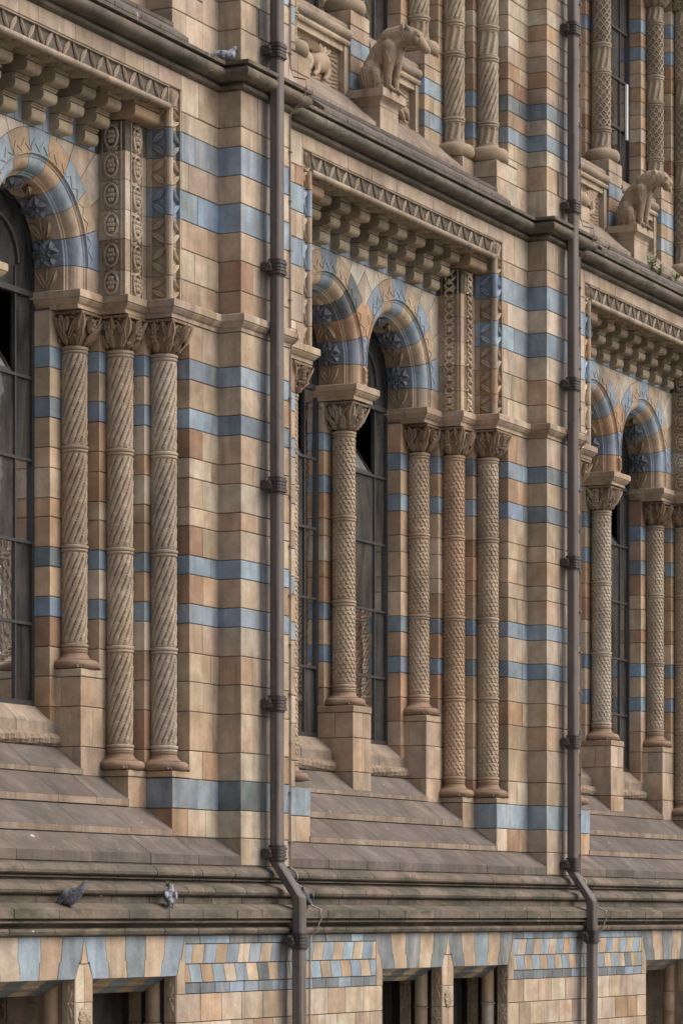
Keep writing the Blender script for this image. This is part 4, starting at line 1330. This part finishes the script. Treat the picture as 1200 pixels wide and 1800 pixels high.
# ---- windows and mullions
def build_window(h, storey):
    low = storey == 0
    z0, zs = (1.84, ZC) if low else (9.17, 12.4)
    w = empty('window', (h.xc - BX, 0, EYE), building)
    a, b, y = MULLW, 1.50, 0.935
    def fr():
        mb = MB()
        mb.box(a, a + .035, y, y + .07, z0, zs).box(b - .035, b, y, y + .07, z0, zs).box(a, b, y + .002, y + .068, z0, z0 + .05)
        for u in (a + .28, b - .28 - .028):
            mb.box(u, u + .022, y + .012, y + .055, z0, zs - .02 if low else zs)
        if low:
            pts_o = [(UC + .65 * math.cos(t), ZC + .65 * math.sin(t)) for t in [math.pi * k / 20 for k in range(21)]]
            for rr, wd in ((.65, .04), (.40, .028)):
                for k in range(20):
                    q = [(UC + r * math.cos(math.pi * kk / 20), ZC + r * math.sin(math.pi * kk / 20)) for kk in (k, k + 1) for r in (rr, rr - wd)]
                    vv = [(u, y, z) for u, z in q] + [(u, y + .07, z) for u, z in q]
                    mb.add(vv, [(0, 1, 3, 2), (0, 2, 6, 4), (1, 5, 7, 3)])
        return mb
    h.put('frame', ('wf', storey), fr, FRAME, w)
    bars = [2.55, 3.26, 3.98, 4.70] if low else [10.0, 10.62, 11.25]
    for i, z in enumerate(bars):
        h.put('glazing_bar', ('wb', storey, i), lambda: MB().box(a + .03, b - .03, y + .006, y + .05, z, z + .026), FRAME, w)
    h.put('glazing_bar', ('wbt', storey), lambda: MB().box(a + .03, b - .03, y - .006, y + .06, (5.42 if low else 11.9), (5.47 if low else 11.95)), FRAME, w)
    cu = [a + .035, a + .28, b - .30, b - .035]
    zz = [z0 + .05] + bars + [5.42 if low else 12.0]
    for i in range(len(zz) - 1):
        for j in range(3):
            if low and i == len(zz) - 2 and j == 1:
                continue
            pn = h.put('pane', ('wp', storey, i, j), lambda: MB().add([(cu[j], y + .03, zz[i]), (cu[j + 1], y + .03, zz[i]), (cu[j + 1], y + .03, zz[i + 1]), (cu[j], y + .03 + random.Random(i * 7 + j).uniform(-.008, .008), zz[i + 1])], [(0, 1, 2, 3)]), GLASS, w)
    if low:
        n = 16
        h.put('pane', ('wpa', 0), lambda: MB().add([(UC + .62 * math.cos(math.pi * k / n), y + .03, ZC + .62 * math.sin(math.pi * k / n)) for k in range(n + 1)] + [(a + .03, y + .03, 5.47), (b - .03, y + .03, 5.47)], [tuple(range(n + 1)) + (n + 1, n + 2)]), GLASS, w)
        # hopper tilted inwards
        hp = h.put('hopper_vent', 'hop', lambda: MB().box(a + .30, b - .32, 0, .03, 0, .04).box(a + .30, b - .32, 0, .03, .68, .72).box(a + .30, a + .335, 0, .03, 0, .72).box(b - .355, b - .32, 0, .03, 0, .72), FRAME, w, cull=False)
        hp.location = (0, y + .03, 4.73); hp.rotation_euler = (R(-33), 0, 0)
        h.put('pane', 'hopp', lambda: MB().add([(a + .33, .015, .04), (b - .35, .015, .04), (b - .35, .015, .68), (a + .33, .015, .68)], [(0, 1, 2, 3)]), SKYGREY, hp, cull=False)

def build_mullion(k):
    """the shaft between the two lights, with its pedestal, both storeys"""
    xc = BAYX[k]
    h = Half(k, 1)
    for storey in (0, 1):
        low = storey == 0
        z_a, z_b = (0.9, 5.33) if low else (8.0, 12.0)
        p = h.put('mullion', ('mcore', storey), lambda: MB().box(-.185, .185, .885, 1.05, z_a, z_b).box(-.2, .2, .55 if low else .57, .95, z_a, 2.14 if low else 9.29), MORTAR, building, cull=False)
        lev = LOW if low else TOP
        for i in range(len(lev) - 1):
            z0, z1 = lev[i], lev[i + 1]
            if z0 < (2.10 if low else 9.15): continue
            blue = z0 in (LOW_BLUE if low else TOP_BLUE)
            for s in (-1, 1):
                pth = [(-MULLW, 1.0), (-MULLW, .872), (-.002, .872)] if s < 0 else [(.002, .872), (MULLW, .872), (MULLW, 1.0)]
                h.put('jamb_block', ('mj', storey, i, s), lambda: block(pth, z0, z1, d=jit(i, 30)), JAMB, p, c_blue() if blue else c_jamb())
        l1 = [1.16, 1.487, 1.839, 2.10] if low else [8.10, 8.322, 8.495, 8.669, 8.843, 9.019, 9.16, 9.31]
        w, yf = (.215, .533) if low else (.222, .555)
        for i in range(len(l1) - 1):
            z0, z1 = l1[i], l1[i + 1]
            blue = z0 in TOP_BLUE
            cc = (lambda: c_blue()) if blue else (lambda: pick((2, BUFF), (1.2, WARM), (1, PINKBUFF)))
            if i % 2 == 0 or z1 - z0 < .3:
                h.put('pedestal_block', ('mp0', storey, i), lambda: block([(-w, .97), (-w, .74)], z0, z1), JAMB, p, cc())
                h.put('pedestal_block', ('mp1', storey, i), lambda: block([(-w, .74), (-w, yf), ((.02, .08)[i % 2], yf)], z0, z1), TERRA, p, cc())
            else:
                h.put('pedestal_block', ('mp1', storey, i), lambda: block([(-w, .97), (-w, yf), (.0, yf)], z0, z1), TERRA, p, cc())
            h.put('pedestal_block', ('mp2', storey, i), lambda: block([((.02, .08)[i % 2] if (i % 2 == 0 or z1 - z0 < .3) else 0.0, yf), (w, yf), (w, .97)], z0, z1), TERRA, p, cc())
        if low:
            h.put('pedestal_block', 'mpcap', lambda: block([(-w - .006, .97), (-w - .006, yf - .006), (w + .006, yf - .006), (w + .006, .97)], 2.10, 2.172, t=.12).box(-.2, .2, .55, .9, 2.1, 2.17), JAMB, p, (0.32, 0.22, 0.15))
        cols = {0: (0.38, 0.295, 0.215), 1: (0.385, 0.295, 0.21), 2: (0.42, 0.36, 0.28)}
        if low:
            build_column(h, 0.0, .74, 2.172, 0, ('spiral', 'scale', 'scale')[k], cols[k], mull=True)
        else:
            build_column(h, 0.0, .74, 9.31, 1, ('spiral', 'spiral', 'lattice')[k], (0.38, 0.31, 0.23), mull=True)

# ---- upper parapet under the first-floor windows
def build_parapet(h):
    e = empty('parapet', (h.xc - BX, 0, EYE), building)
    a, b = .222, 1.545
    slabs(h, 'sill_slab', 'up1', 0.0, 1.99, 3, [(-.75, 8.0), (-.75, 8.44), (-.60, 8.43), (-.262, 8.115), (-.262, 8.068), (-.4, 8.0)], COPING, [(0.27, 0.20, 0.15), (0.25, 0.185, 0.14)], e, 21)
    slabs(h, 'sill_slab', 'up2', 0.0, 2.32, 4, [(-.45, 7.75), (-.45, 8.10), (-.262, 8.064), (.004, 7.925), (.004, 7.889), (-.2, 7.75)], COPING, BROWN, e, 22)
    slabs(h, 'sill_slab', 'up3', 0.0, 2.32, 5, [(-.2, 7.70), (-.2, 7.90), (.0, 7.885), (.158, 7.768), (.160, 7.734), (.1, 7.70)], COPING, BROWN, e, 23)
    slabs(h, 'sill_nosing', 'noU', 0.222, 1.975, 3, [(-.32, 8.07), (-.26, 8.07), (-.26, 8.112), (-.32, 8.15)], TERRA, NOSING, e, 31)
    h.put('jamb_block', 'wtfill', lambda: block([(2.625, 0.27), (2.625, 0.0), (2.87, 0.0)], 8.247, 8.322), TERRA, e, c_wall())
    # panel frame, relief ground, roll and sill
    h.put('panel_frame', 'pfr', lambda: MB().box(a, a + .09, .585, .75, 8.42, 8.93).box(b - .09, b, .585, .75, 8.42, 8.93).box(a + .09, b - .09, .60, .75, 8.86, 8.93), TERRA, e, (0.44, 0.35, 0.25))
    h.put('moulding_block', 'pfm', lambda: sweep(MB(), [(a, .60), (b, .60)], [(-.2, 8.93), (.03, 8.93), (.04, 8.95), (.04, 8.975), (.02, 8.98), (-.2, 8.98)]), TERRA, e, (0.42, 0.33, 0.235))
    h.put('sill_roll', 'upr', lambda: tube(MB(), [(a, .60, 9.045), (b, .60, 9.045)], .062, 14), COPING, e, (0.31, 0.245, 0.185), smooth=True)
    h.put('sill_slab', 'ups', lambda: sweep(MB(), [(MULLW, .65), (b, .65)], [(-.4, 9.10), (.04, 9.10), (.06, 9.115), (.06, 9.15), (.04, 9.165), (-.3, 9.19)]), COPING, e, (0.34, 0.265, 0.195))
    h.put('backing', 'upbk', lambda: MB().box(-.001, 1.6, .70, 1.2, 7.9, 9.12), MORTAR, e, cull=False)
    def relief(kind):
        mb = MB()
        mb.box(a + .09, b - .09, .655, .72, 8.42, 8.87)
        uc = (a + b) / 2
        for i in range(9):
            zz = 8.46 + .045 * i
            pts = [(a + .12 + (b - a - .24) * k / 16, .655 - .004, zz + .012 * math.sin(k * 1.1 + i)) for k in range(17)]
            tube(mb, pts, .006, 4, False)
        if kind == 0:     # scaly animal crawling down to the right
            for r_ in range(9):
                for q in range(-2, 3):
                    t = r_ / 8
                    ball(mb, (uc - .38 + .62 * t - q * .03, .645, 8.80 - .20 * t + q * .042 * (1 - .4 * abs(t - .4))), (.052, .035, .040), 6, 4)
            tube(mb, [(uc + .1, .63, 8.63), (uc + .2, .60, 8.55), (uc + .32, .61, 8.50)], [.05, .045, .02], 8)
            tube(mb, [(uc - .25, .63, 8.68), (uc - .2, .60, 8.56), (uc - .08, .60, 8.52)], [.055, .04, .022], 8)
            tube(mb, [(uc + .24, .63, 8.62), (uc + .36, .61, 8.58), (uc + .45, .62, 8.52)], [.06, .045, .02], 8)
            for q in range(4):
                tube(mb, [(uc - .02 + .0 * q, .60, 8.53 - .012 * q), (uc + .05, .59, 8.49 - .015 * q)], [.012, .006], 5)
        else:             # crouching beast with spread wing
            ball(mb, (uc - .1, .64, 8.66), (.24, .06, .12), 12, 8)
            ball(mb, (uc + .22, .63, 8.60), (.12, .06, .085), 10, 6)
            ball(mb, (uc + .33, .63, 8.56), (.07, .04, .045), 8, 5)
            for q in range(7):
                leaf(mb, (uc - .08 + .02 * q, .60, 8.70), (uc - .34 + .12 * q, .63, 8.84 - .012 * abs(q - 2)), (0, -1, 0), .06, .02)
            for du in (-.25, -.02, .16):
                tube(mb, [(uc + du, .62, 8.60), (uc + du + .05, .60, 8.52), (uc + du + .12, .60, 8.47)], [.045, .03, .018], 7)
        return mb
    h.put('relief_panel', ('rel', (h.k + (h.side > 0)) % 2), lambda: relief((h.k + (h.side > 0)) % 2), CARVED, e, (0.37, 0.275, 0.195), smooth=True)

# ------------------------------------------------------------------ assemble the bays
for k, side in ((0, 1), (1, -1), (1, 1), (2, -1), (2, 1), (0, -1)):
    h = Half(k, side)
    build_pier(h)
    build_wall(h)
    build_jamb(h, 0)
    build_impost(h)
    build_arch(h)
    build_pilaster(h)
    build_corbels(h)
    build_cornice(h)
    build_sills(h)
    build_basement(h)
    build_window(h, 0)
    if k > 0:
        build_jamb(h, 1)
        build_parapet(h)
        build_window(h, 1)
    elif side > 0:
        build_jamb(h, 1)
        build_parapet(h)
    kind = ('spiral', 'scale', 'scale')[k]
    kindu = ('spiral', 'spiral', 'lattice')[k]
    for i, (u, y) in enumerate(((1.78, .70), (2.13, .435), (2.47, .18))):
        if side > 0 or i == 2:
            build_column(h, u, y, 2.172 if i == 0 else 1.297, 0, kind, COLS[k][i])
            if k > 0 or i == 2:
                build_column(h, u, y, 9.31 if i == 0 else 8.24, 1, kindu, (0.38, 0.31, 0.225))
for k in (0, 1, 2):
    build_mullion(k)
h0 = Half(1, 1)
# plain mass of the house behind and above, so that no light comes through
def shell():
    mb = MB()
    x0, x1 = -16.0, 30.0
    mb.box(x0, x1, 7.0, 7.2, -1.65, 14)
    mb.box(x0, x1, .9, 7.2, 13.6, 13.8)
    mb.box(x0, x1, .5, 1.15, 12.05, 13.6)
    mb.box(x0, x1, 1.0, 7.2, 7.25, 7.45)
    mb.box(x0, x1, .25, 7.2, -.1, .1)
    mb.box(x0, x0 + .2, 1.0, 7.2, -1.65, 14)
    mb.box(x1 - .2, x1, 1.0, 7.2, -1.65, 14)
    return mb
link('inner_shell', to_mesh('inner_shell', shell()), ROOM, building, (-BX + 0, 0, EYE))
link('end_wall', to_mesh('end_wall', MB().box(-16, BAYX[0] - 3.69, -.23, 1.1, -1.65, 13.6).box(BAYX[2] + 3.7, 30, -.23, 1.1, -1.65, 13.6)), TERRA, building, (-BX, 0, EYE), (0.40, 0.30, 0.2))

# ------------------------------------------------------------------ statue plinths (part of the building)
def plinth_mesh():
    mb = MB()
    pth = [(-.222, .57), (-.222, .225), (.222, .225), (.222, .57)]
    sweep(mb, pth, [(-.1, 7.85), (0, 7.85), (0, 8.285), (-.1, 8.285)])
    sweep(mb, pth, [(-.1, 8.289), (.002, 8.289), (.002, 8.325), (.015, 8.345), (.045, 8.372), (.062, 8.378), (.062, 8.458), (-.1, 8.458)])
    mb.box(-.2, .2, .25, .6, 8.2, 8.457)
    return mb
for k in (1, 2):
    link('statue_plinth', shared('statue_plinth', plinth_mesh, False), TERRA, building, (BAYX[k] - BX, 0, EYE), (0.40, 0.31, 0.225))

# ------------------------------------------------------------------ sculpting helper: joined forms fused into one skin
def sculpt(name, mb, voxel, iters, factor=0.6):
    me = to_mesh(name + '_raw', mb)
    o = bpy.data.objects.new(name + '_raw', me); COL.objects.link(o)
    m = o.modifiers.new('r', 'REMESH'); m.mode = 'VOXEL'; m.voxel_size = voxel; m.use_smooth_shade = True
    s = o.modifiers.new('s', 'SMOOTH'); s.iterations = iters; s.factor = factor
    dg = bpy.context.evaluated_depsgraph_get()
    out = bpy.data.meshes.new_from_object(o.evaluated_get(dg))
    out.name = name
    bpy.data.objects.remove(o)
    out.polygons.foreach_set('use_smooth', [True] * len(out.polygons))
    return out

def chain(mb, pts, seg=12):
    """overlapping tapered tube with round ends: pts = (x, y, z, r)"""
    P = [Vector(p[:3]) for p in pts]; rs = [p[3] for p in pts]
    V, Rr = [], []
    for i in range(len(P) - 1):
        n = 4
        for k in range(n):
            t = k / n
            V.append(P[i].lerp(P[i + 1], t)); Rr.append(rs[i] + (rs[i + 1] - rs[i]) * t)
    V.append(P[-1]); Rr.append(rs[-1])
    tube(mb, V, Rr, seg)
    ball(mb, P[0], rs[0], seg, 8); ball(mb, P[-1], rs[-1], seg, 8)

def seated_beast(cat_head):
    """seated animal facing -y, o = -y from its rump"""
    mb = MB()
    Y = lambda o: -o
    sp = [(0, Y(.12), .14, .122), (0, Y(.145), .28, .126), (0, Y(.235), .43, .122), (0, Y(.34), .535, .112)]
    chain(mb, sp, 16)
    ball(mb, (0, Y(.325), .43), (.105, .115, .15), 14, 10)              # chest
    if not cat_head:
        chain(mb, [(0, Y(.33), .55, .122), (0, Y(.44), .575, .112), (0, Y(.55), .560, .098)], 14)
        ball(mb, (0, Y(.605), .555), (.070, .085, .072), 12, 8)           # skull
        chain(mb, [(0, Y(.63), .520, .062), (0, Y(.69), .455, .050), (0, Y(.735), .400, .040)], 12)   # muzzle
        chain(mb, [(0, Y(.61), .500, .045), (0, Y(.67), .430, .030), (0, Y(.712), .385, .020)], 10)   # jaw
        ball(mb, (0, Y(.748), .405), (.022, .018, .016), 8, 6)
        for s in (-1, 1):
            chain(mb, [(s * .058, Y(.560), .600, .030), (s * .080, Y(.545), .640, .024), (s * .088, Y(.530), .668, .008)], 8)
            ball(mb, (s * .046, Y(.66), .55), (.018, .028, .013), 8, 6)
            ball(mb, (s * .052, Y(.625), .51), (.03, .04, .04), 8, 6)
        for i in range(9):                                              # mane
            t = i / 8
            ball(mb, (0, Y(.25 + .28 * t), .555 + .09 * math.sin(t * 1.7)), (.016, .022, .035), 6, 5)
    else:
        chain(mb, [(0, Y(.34), .54, .122), (0, Y(.44), .60, .108), (0, Y(.52), .60, .098)], 14)
        ball(mb, (0, Y(.565), .585), (.098, .115, .098), 14, 10)
        ball(mb, (0, Y(.66), .525), (.070, .070, .058), 12, 8)
        ball(mb, (0, Y(.655), .468), (.052, .060, .035), 10, 6)
        chain(mb, [(0, Y(.60), .615, .04), (0, Y(.69), .555, .032)], 10)
        for s in (-1, 1):
            ball(mb, (s * .078, Y(.525), .668), (.028, .018, .034), 8, 6)
            ball(mb, (s * .045, Y(.66), .585), (.022, .026, .016), 8, 6)
            ball(mb, (s * .05, Y(.655), .505), (.04, .05, .04), 8, 6)
    for s in (-1, 1):
        ball(mb, (s * .118, Y(.150), .165), (.068, .125, .165), 14, 10)   # haunch
        chain(mb, [(s * .150, Y(.22), .20, .060), (s * .15, Y(.24), .09, .045), (s * .15, Y(.22), .035, .036), (s * .15, Y(.30), .024, .030)], 10)
        chain(mb, [(s * .085, Y(.345), .45, .088), (s * .092, Y(.345), .30, .062), (s * .09, Y(.335), .17, .044), (s * .09, Y(.335), .05, .038), (s * .09, Y(.365), .026, .036)], 12)
        for q in (-1, 0, 1):
            ball(mb, (s * .09 + q * .024, Y(.395), .016), (.013, .026, .016), 6, 5)
            ball(mb, (s * .15 + q * .022, Y(.335), .016), (.012, .024, .015), 6, 5)
    r3 = random.Random(3)
    for s in (-1, 1):                     # carved folds and tufts of fur
        for q in range(16):
            t = q / 15
            o0, z0 = .20 + .30 * t, .30 + .33 * t
            w = .112 - .022 * t
            chain(mb, [(s * w * .8, Y(o0 - .01), z0 + .06, .008), (s * w, Y(o0), z0, .011), (s * (w + .008), Y(o0 + .01), z0 - .05, .012), (s * (w - .004), Y(o0 + .03), z0 - .10, .006)], 6)
        for q in range(7):
            chain(mb, [(s * .172, Y(.06 + .03 * q), .27 - .012 * q, .008), (s * .185, Y(.085 + .03 * q), .16, .009), (s * .175, Y(.10 + .03 * q), .07, .006)], 6)
        for q in range(5):
            chain(mb, [(s * .165, Y(.34), .42 - .0 * q, .008), (s * .150, Y(.33 + .012 * q), .30, .007)], 6)
    chain(mb, [(0.06, Y(.02), .06, .03), (.14, Y(.03), .035, .026), (.20, Y(.12), .03, .022)], 8)
    return mb

STATUE = stone_material('statue_terracotta', wash=0.35, soot=0.75, streak=(16.0, 16.0, 3.0), algae=0.0, bump=0.9, rough=0.85, mottle=0.28)
for k, cat_head, nm, lab, sc in ((1, False, 'hyena_statue', 'carved stone hyena seated with lowered head on a parapet plinth', 1.0), (2, True, 'panther_statue', 'carved stone big cat seated with jaws open on a parapet plinth', 1.0)):
    me = sculpt(nm, seated_beast(cat_head), 0.0062, 1)
    o = link(nm, me, STATUE, None, (BAYX[k], .535, EYE + 8.455), (0.345, 0.265, 0.185))
    o.scale = (sc, sc, sc)
    tag(o, lab, 'statue', 'animal statues on the parapet')

# ------------------------------------------------------------------ drainpipes
PX0 = 3.685
def rect_run(stations, hw, hd, ch=.014):
    """rectangular pipe through (y, z) stations"""
    mb = MB(); vs = []
    sec = [(-hw + ch, -hd), (hw - ch, -hd), (hw, -hd + ch), (hw, hd - ch), (hw - ch, hd), (-hw + ch, hd), (-hw, hd - ch), (-hw, -hd + ch)]
    for y, z in stations:
        for a, b in sec:
            vs.append((a, y + b, z))
    fs = []
    n = len(sec)
    for i in range(len(stations) - 1):
        for j in range(n):
            j2 = (j + 1) % n
            fs.append((i * n + j, i * n + j2, (i + 1) * n + j2, (i + 1) * n + j))
    fs.append(tuple(range(n))); fs.append(tuple((len(stations) - 1) * n + j for j in range(n)))
    return mb.add(vs, fs)

def collar():
    mb = MB()
    mb.merge(rect_run([(0, -.078), (0, -.068)], .074, .056))
    for i in range(4):
        z = -.062 + i * .031
        w = .088 if i in (0, 3) else .083
        mb.merge(rect_run([(0, z), (0, z + .004), (0, z + .020), (0, z + .024)], w, w - .018, .016))
    mb.merge(rect_run([(0, .062), (0, .075)], .078, .060))
    mb.merge(rect_run([(0, -.075), (0, .07)], .072, .052))
    return mb
def lug(s):
    mb = MB()
    r2 = random.Random(5 + s)
    mb.box(s * .095 - .025, s * .095 + .025, .02, .10, -.04, .04)
    for i in range(11):
        ball(mb, (s * (.085 + r2.uniform(0, .035)), r2.uniform(.01, .08), r2.uniform(-.045, .045)), r2.uniform(.012, .02), 6, 5)
    return mb
CZ = [11.94, 9.95, 7.953, 5.965, 3.966, 1.957, 0.583]
YU, YL = -.340, -.568
for k, lab in ((0, 'brown square drainpipe down the wide pier beside the cropped window'), (1, 'brown square drainpipe down the pier past the complete window pair')):
    x = BAYX[k] + PX0
    pipe = tag(empty('drainpipe', (x, YL, 0)), lab, 'drainpipe', 'drainpipes on the piers')
    def part(nm, me, y, z, col):
        return link(nm, me, IRON, pipe, (0, y - YL, EYE + z), col)
    zs = [13.4] + CZ
    for i in range(len(zs) - 1):
        L = round(zs[i] - zs[i + 1], 3)
        part('pipe_length', shared(('pl', L), lambda: rect_run([(0, 0), (0, L)], .066, .047), False), YU, zs[i + 1], tuple(rnd.uniform(.92, 1.12) for _ in range(1)) * 3)
    part('swan_neck', shared('swan', lambda: rect_run([(YU, .56), (YU, .50), (YL + .004, .175), (YL, .13), (YL, -.2)], .066, .047), False), 0, 0, (.85, .85, .85))
    part('pipe_length', shared('plow', lambda: rect_run([(0, -1.44), (0, 0)], .066, .047), False), YL, -.2, (1.1, 1.1, 1.1))
    for z, y in [(q, YU) for q in CZ] + [(-.223, YL)]:
        c = part('collar', shared('collar', collar, False), y, z, (.45, .45, .47))
        for sg in (-1, 1):
            link('lug', shared(('lug', sg), lambda: lug(sg), True), IRON, c, (0, 0, 0), (.55, .52, .5))

# ------------------------------------------------------------------ cables beside the pipes
for k, lab in ((0, 'thin cable clipped to the pier edge beside the cropped window'), (1, 'thin cable clipped to the pier edge past the complete window pair')):
    x = BAYX[k] + PX0 + .475
    t = tag(empty('cable', (x, -.25, EYE)), lab, 'cable', 'cables clipped to the pier edges')
    def run(pts, r, nm, mat):
        link(nm, to_mesh(nm, tube(MB(), [(a, b + .25, c) for a, b, c in pts], r, 6), True), mat, t)
    y0 = -.243
    run([(0, y0, 13), (0, y0, 7.93), (0, y0 - .03, 7.84), (.01, -.40, 7.80), (.01, -.405, 7.70), (0, -.37, 7.62), (-.01, -.29, 7.54), (-.01, y0, 7.48), (0, y0, 5.50), (0, -.315, 5.47), (0, -.315, 5.39), (0, y0 - .01, 5.33), (0, y0, 5.25), (0, y0, .46)], .0075, 'cable_run', LEAD)
    run([(0, y0, .46), (.0, -.31, .41), (.01, -.31, .35), (0, -.29, .32), (.01, -.40, .24), (0, -.42, .16), (.02, -.46, .10), (.02, -.55, .065), (.02, -.55, -.02), (.02, -.53, -.06), (.02, -.51, -.13), (0, -.45, -.18), (0, -.445, -1.6)], .0075, 'cable_tail', PALECABLE)
    mbc = shared('clip', lambda: MB().box(-.02, .02, -.012, .012, -.006, .006), False)
    for i in range(26):
        z = .7 + i * .46
        if 5.2 < z < 5.6 or 7.4 < z < 8.0: continue
        link('clip', mbc, LEAD, t, (0, .005, z))

# ------------------------------------------------------------------ pigeons
def pigeon_mesh(peck):
    mb = MB()          # faces +x, feet at z = 0
    ball(mb, (0, 0, .105), (.110, .066, .074), 14, 10, Matrix.Rotation(R(-12 if not peck else 42), 3, 'Y'))
    ball(mb, (.055, 0, .115), (.062, .058, .066), 12, 8)
    if peck:
        chain(mb, [(.08, 0, .10, .042), (.12, 0, .055, .032), (.145, 0, .03, .026)], 10)
        chain(mb, [(.16, 0, .025, .012), (.185, 0, .01, .006)], 6)
        chain(mb, [(-.06, 0, .15, .042), (-.105, 0, .205, .030), (-.13, 0, .245, .018)], 10)
    else:
        chain(mb, [(.075, 0, .135, .046), (.095, 0, .19, .034)], 10)
        ball(mb, (.103, 0, .215), (.033, .026, .029), 10, 8)
        chain(mb, [(.13, 0, .212, .010), (.152, 0, .206, .005)], 6)
        chain(mb, [(-.09, 0, .085, .042), (-.17, 0, .062, .03), (-.215, 0, .05, .018)], 10)
    for s in (-1, 1):
        ball(mb, (-.035, s * .05, .115), (.12, .022, .05), 12, 8, Matrix.Rotation(R(8 if not peck else 45), 3, 'Y'))
        chain(mb, [(.01, s * .025, .06, .014), (.012, s * .025, .006, .008)], 6)
        chain(mb, [(-.01, s * .025, .006, .007), (.04, s * .028, .006, .006)], 6)
    return mb
def crouched():
    mb = MB()
    ball(mb, (0, 0, .065), (.105, .064, .062), 14, 10)
    ball(mb, (.055, 0, .08), (.058, .056, .06), 12, 8)
    chain(mb, [(.07, 0, .10, .044), (.085, 0, .135, .033)], 10)
    ball(mb, (.095, 0, .150), (.032, .026, .028), 10, 8)
    chain(mb, [(.12, 0, .145, .010), (.138, 0, .138, .005)], 6)
    chain(mb, [(-.08, 0, .06, .04), (-.14, 0, .05, .028), (-.175, 0, .045, .016)], 10)
    for s in (-1, 1):
        ball(mb, (-.03, s * .05, .075), (.11, .022, .046), 12, 8)
    return mb
pm = [sculpt('pigeon', pigeon_mesh(False), .006, 2), sculpt('pigeon', pigeon_mesh(True), .006, 2), sculpt('pigeon', crouched(), .006, 2)]
def place(px, py, y):
    t = (px - 600) / 5800
    Z = (y - CAMY) / (SP - t * CP)
    return CAMX + Z * (CP + t * SP), EYE + (1612 - py) * Z / 5800
PIG = [(396, 104, -.10, 2, R(-62), (0.30, 0.32, 0.37), 7.750, 'speckled grey pigeon on the cornice beside the pier'),
       (126, 1596, -.50, 1, R(120), (0.085, 0.085, 0.10), None, 'dark pigeon pecking with raised tail on the ledge'),
       (300, 1596, -.49, 0, R(28), (0.30, 0.31, 0.36), None, 'pale grey pigeon on the ledge with its back turned'),
       (537, 1594, -.49, 0, R(40), (0.035, 0.034, 0.038), None, 'blackish pigeon half hidden behind a drainpipe bend')]
for px, py, y, v, rz, col, zf, lab in PIG:
    x, z = place(px, py, y)
    zz = EYE + (.112 - .052 * ((-y - .395) / .14)) if y < -.3 else EYE + (zf if zf else z - EYE)
    o = link('pigeon', pm[v], FEATHER, None, (x, y, zz), col, (0, 0, rz))
    o.scale = (.85, .85, .85)
    tag(o, lab, 'pigeon', 'pigeons on the ledges')

# ------------------------------------------------------------------ weeds growing from joints
def weed_mesh(seed, n, hgt, spread, wid, droop):
    r2 = random.Random(seed); mb = MB()
    for i in range(n):
        a = r2.uniform(0, 6.28); l = hgt * r2.uniform(.5, 1.0); s = spread * r2.uniform(.2, 1)
        p = [Vector((0, 0, 0))]
        for q in range(1, 5):
            t = q / 4
            p.append(Vector((math.cos(a) * s * t, math.sin(a) * s * t, l * t - droop * t * t)))
        sd = Vector((-math.sin(a), math.cos(a), 0)) * wid
        vs = []
        for q, c in enumerate(p):
            w = (1, 1, .8, .5, .05)[q]
            vs += [c - sd * w, c + sd * w]
        mb.add(vs, [(2 * q, 2 * q + 1, 2 * q + 3, 2 * q + 2) for q in range(4)])
        if wid > .006:
            for q in (2, 3, 4):
                for sg in (-1, 1):
                    leaf(mb, p[q], p[q] + Vector((math.cos(a + sg) * .05, math.sin(a + sg) * .05, .02)), (0, -.3, 1), .022, .004)
    return mb
WEEDS = [(296, 1560, -.365, WEED, (11, 34, .085, .05, .003, .02), 'tuft of green grass in the moulding above the ledge', 'grass tuft'),
         (780, 1591, -.405, DRYWEED, (12, 30, .035, .09, .004, .01), 'small yellow moss patch along the back of the ledge', 'moss'),
         (1146, 478, -.02, WEED, (13, 9, .26, .06, .008, .0), 'tall green weed on the sloping coping below the big cat', 'weed'),
         (1157, 492, -.05, WEED, (14, 8, .20, .06, .008, .0), 'shorter green weed beside the tall one on the coping', 'weed'),
         (1187, 494, -.08, WEED, (15, 6, .11, .05, .008, .0), 'little green weed near the far edge of the coping', 'weed'),
         (1064, 446, -.05, WEED, (16, 6, .08, .04, .007, .0), 'small green weed on the coping next to the pier cornice', 'weed'),
         (1118, 466, -.05, WEED, (17, 5, .06, .03, .006, .0), 'tiny green weed under the big cat plinth', 'weed')]
for px, py, y, mat, args, lab, cat in WEEDS:
    x, z = place(px, py, y)
    o = link(cat.replace(' ', '_'), to_mesh('weed', weed_mesh(*args)), mat, None, (x, y, z))
    tag(o, lab, cat, 'weeds growing on the facade')

# ------------------------------------------------------------------ yellow card behind the glass
x, z = place(526, 1117, 1.02)
card = link('notice_card', to_mesh('notice_card', MB().box(-.11, .11, -.003, .003, -.02, .02)), SIGNY, None, (x, 1.02, z))
tag(card, 'small yellow card behind the window glass next to the drainpipe', 'card')

# ------------------------------------------------------------------ casement standing ajar in the far upper window
WHITE = plain('white_paint', (0.55, 0.56, 0.56), 0.5, var=0.06)
x, z0 = place(1101, 246, .915); _, z1 = place(1101, 148, .915)
link('open_casement', to_mesh('open_casement', MB().box(-.028, .028, -.012, .012, 0, z1 - z0)), WHITE, building, (x - BX, .915, z0))
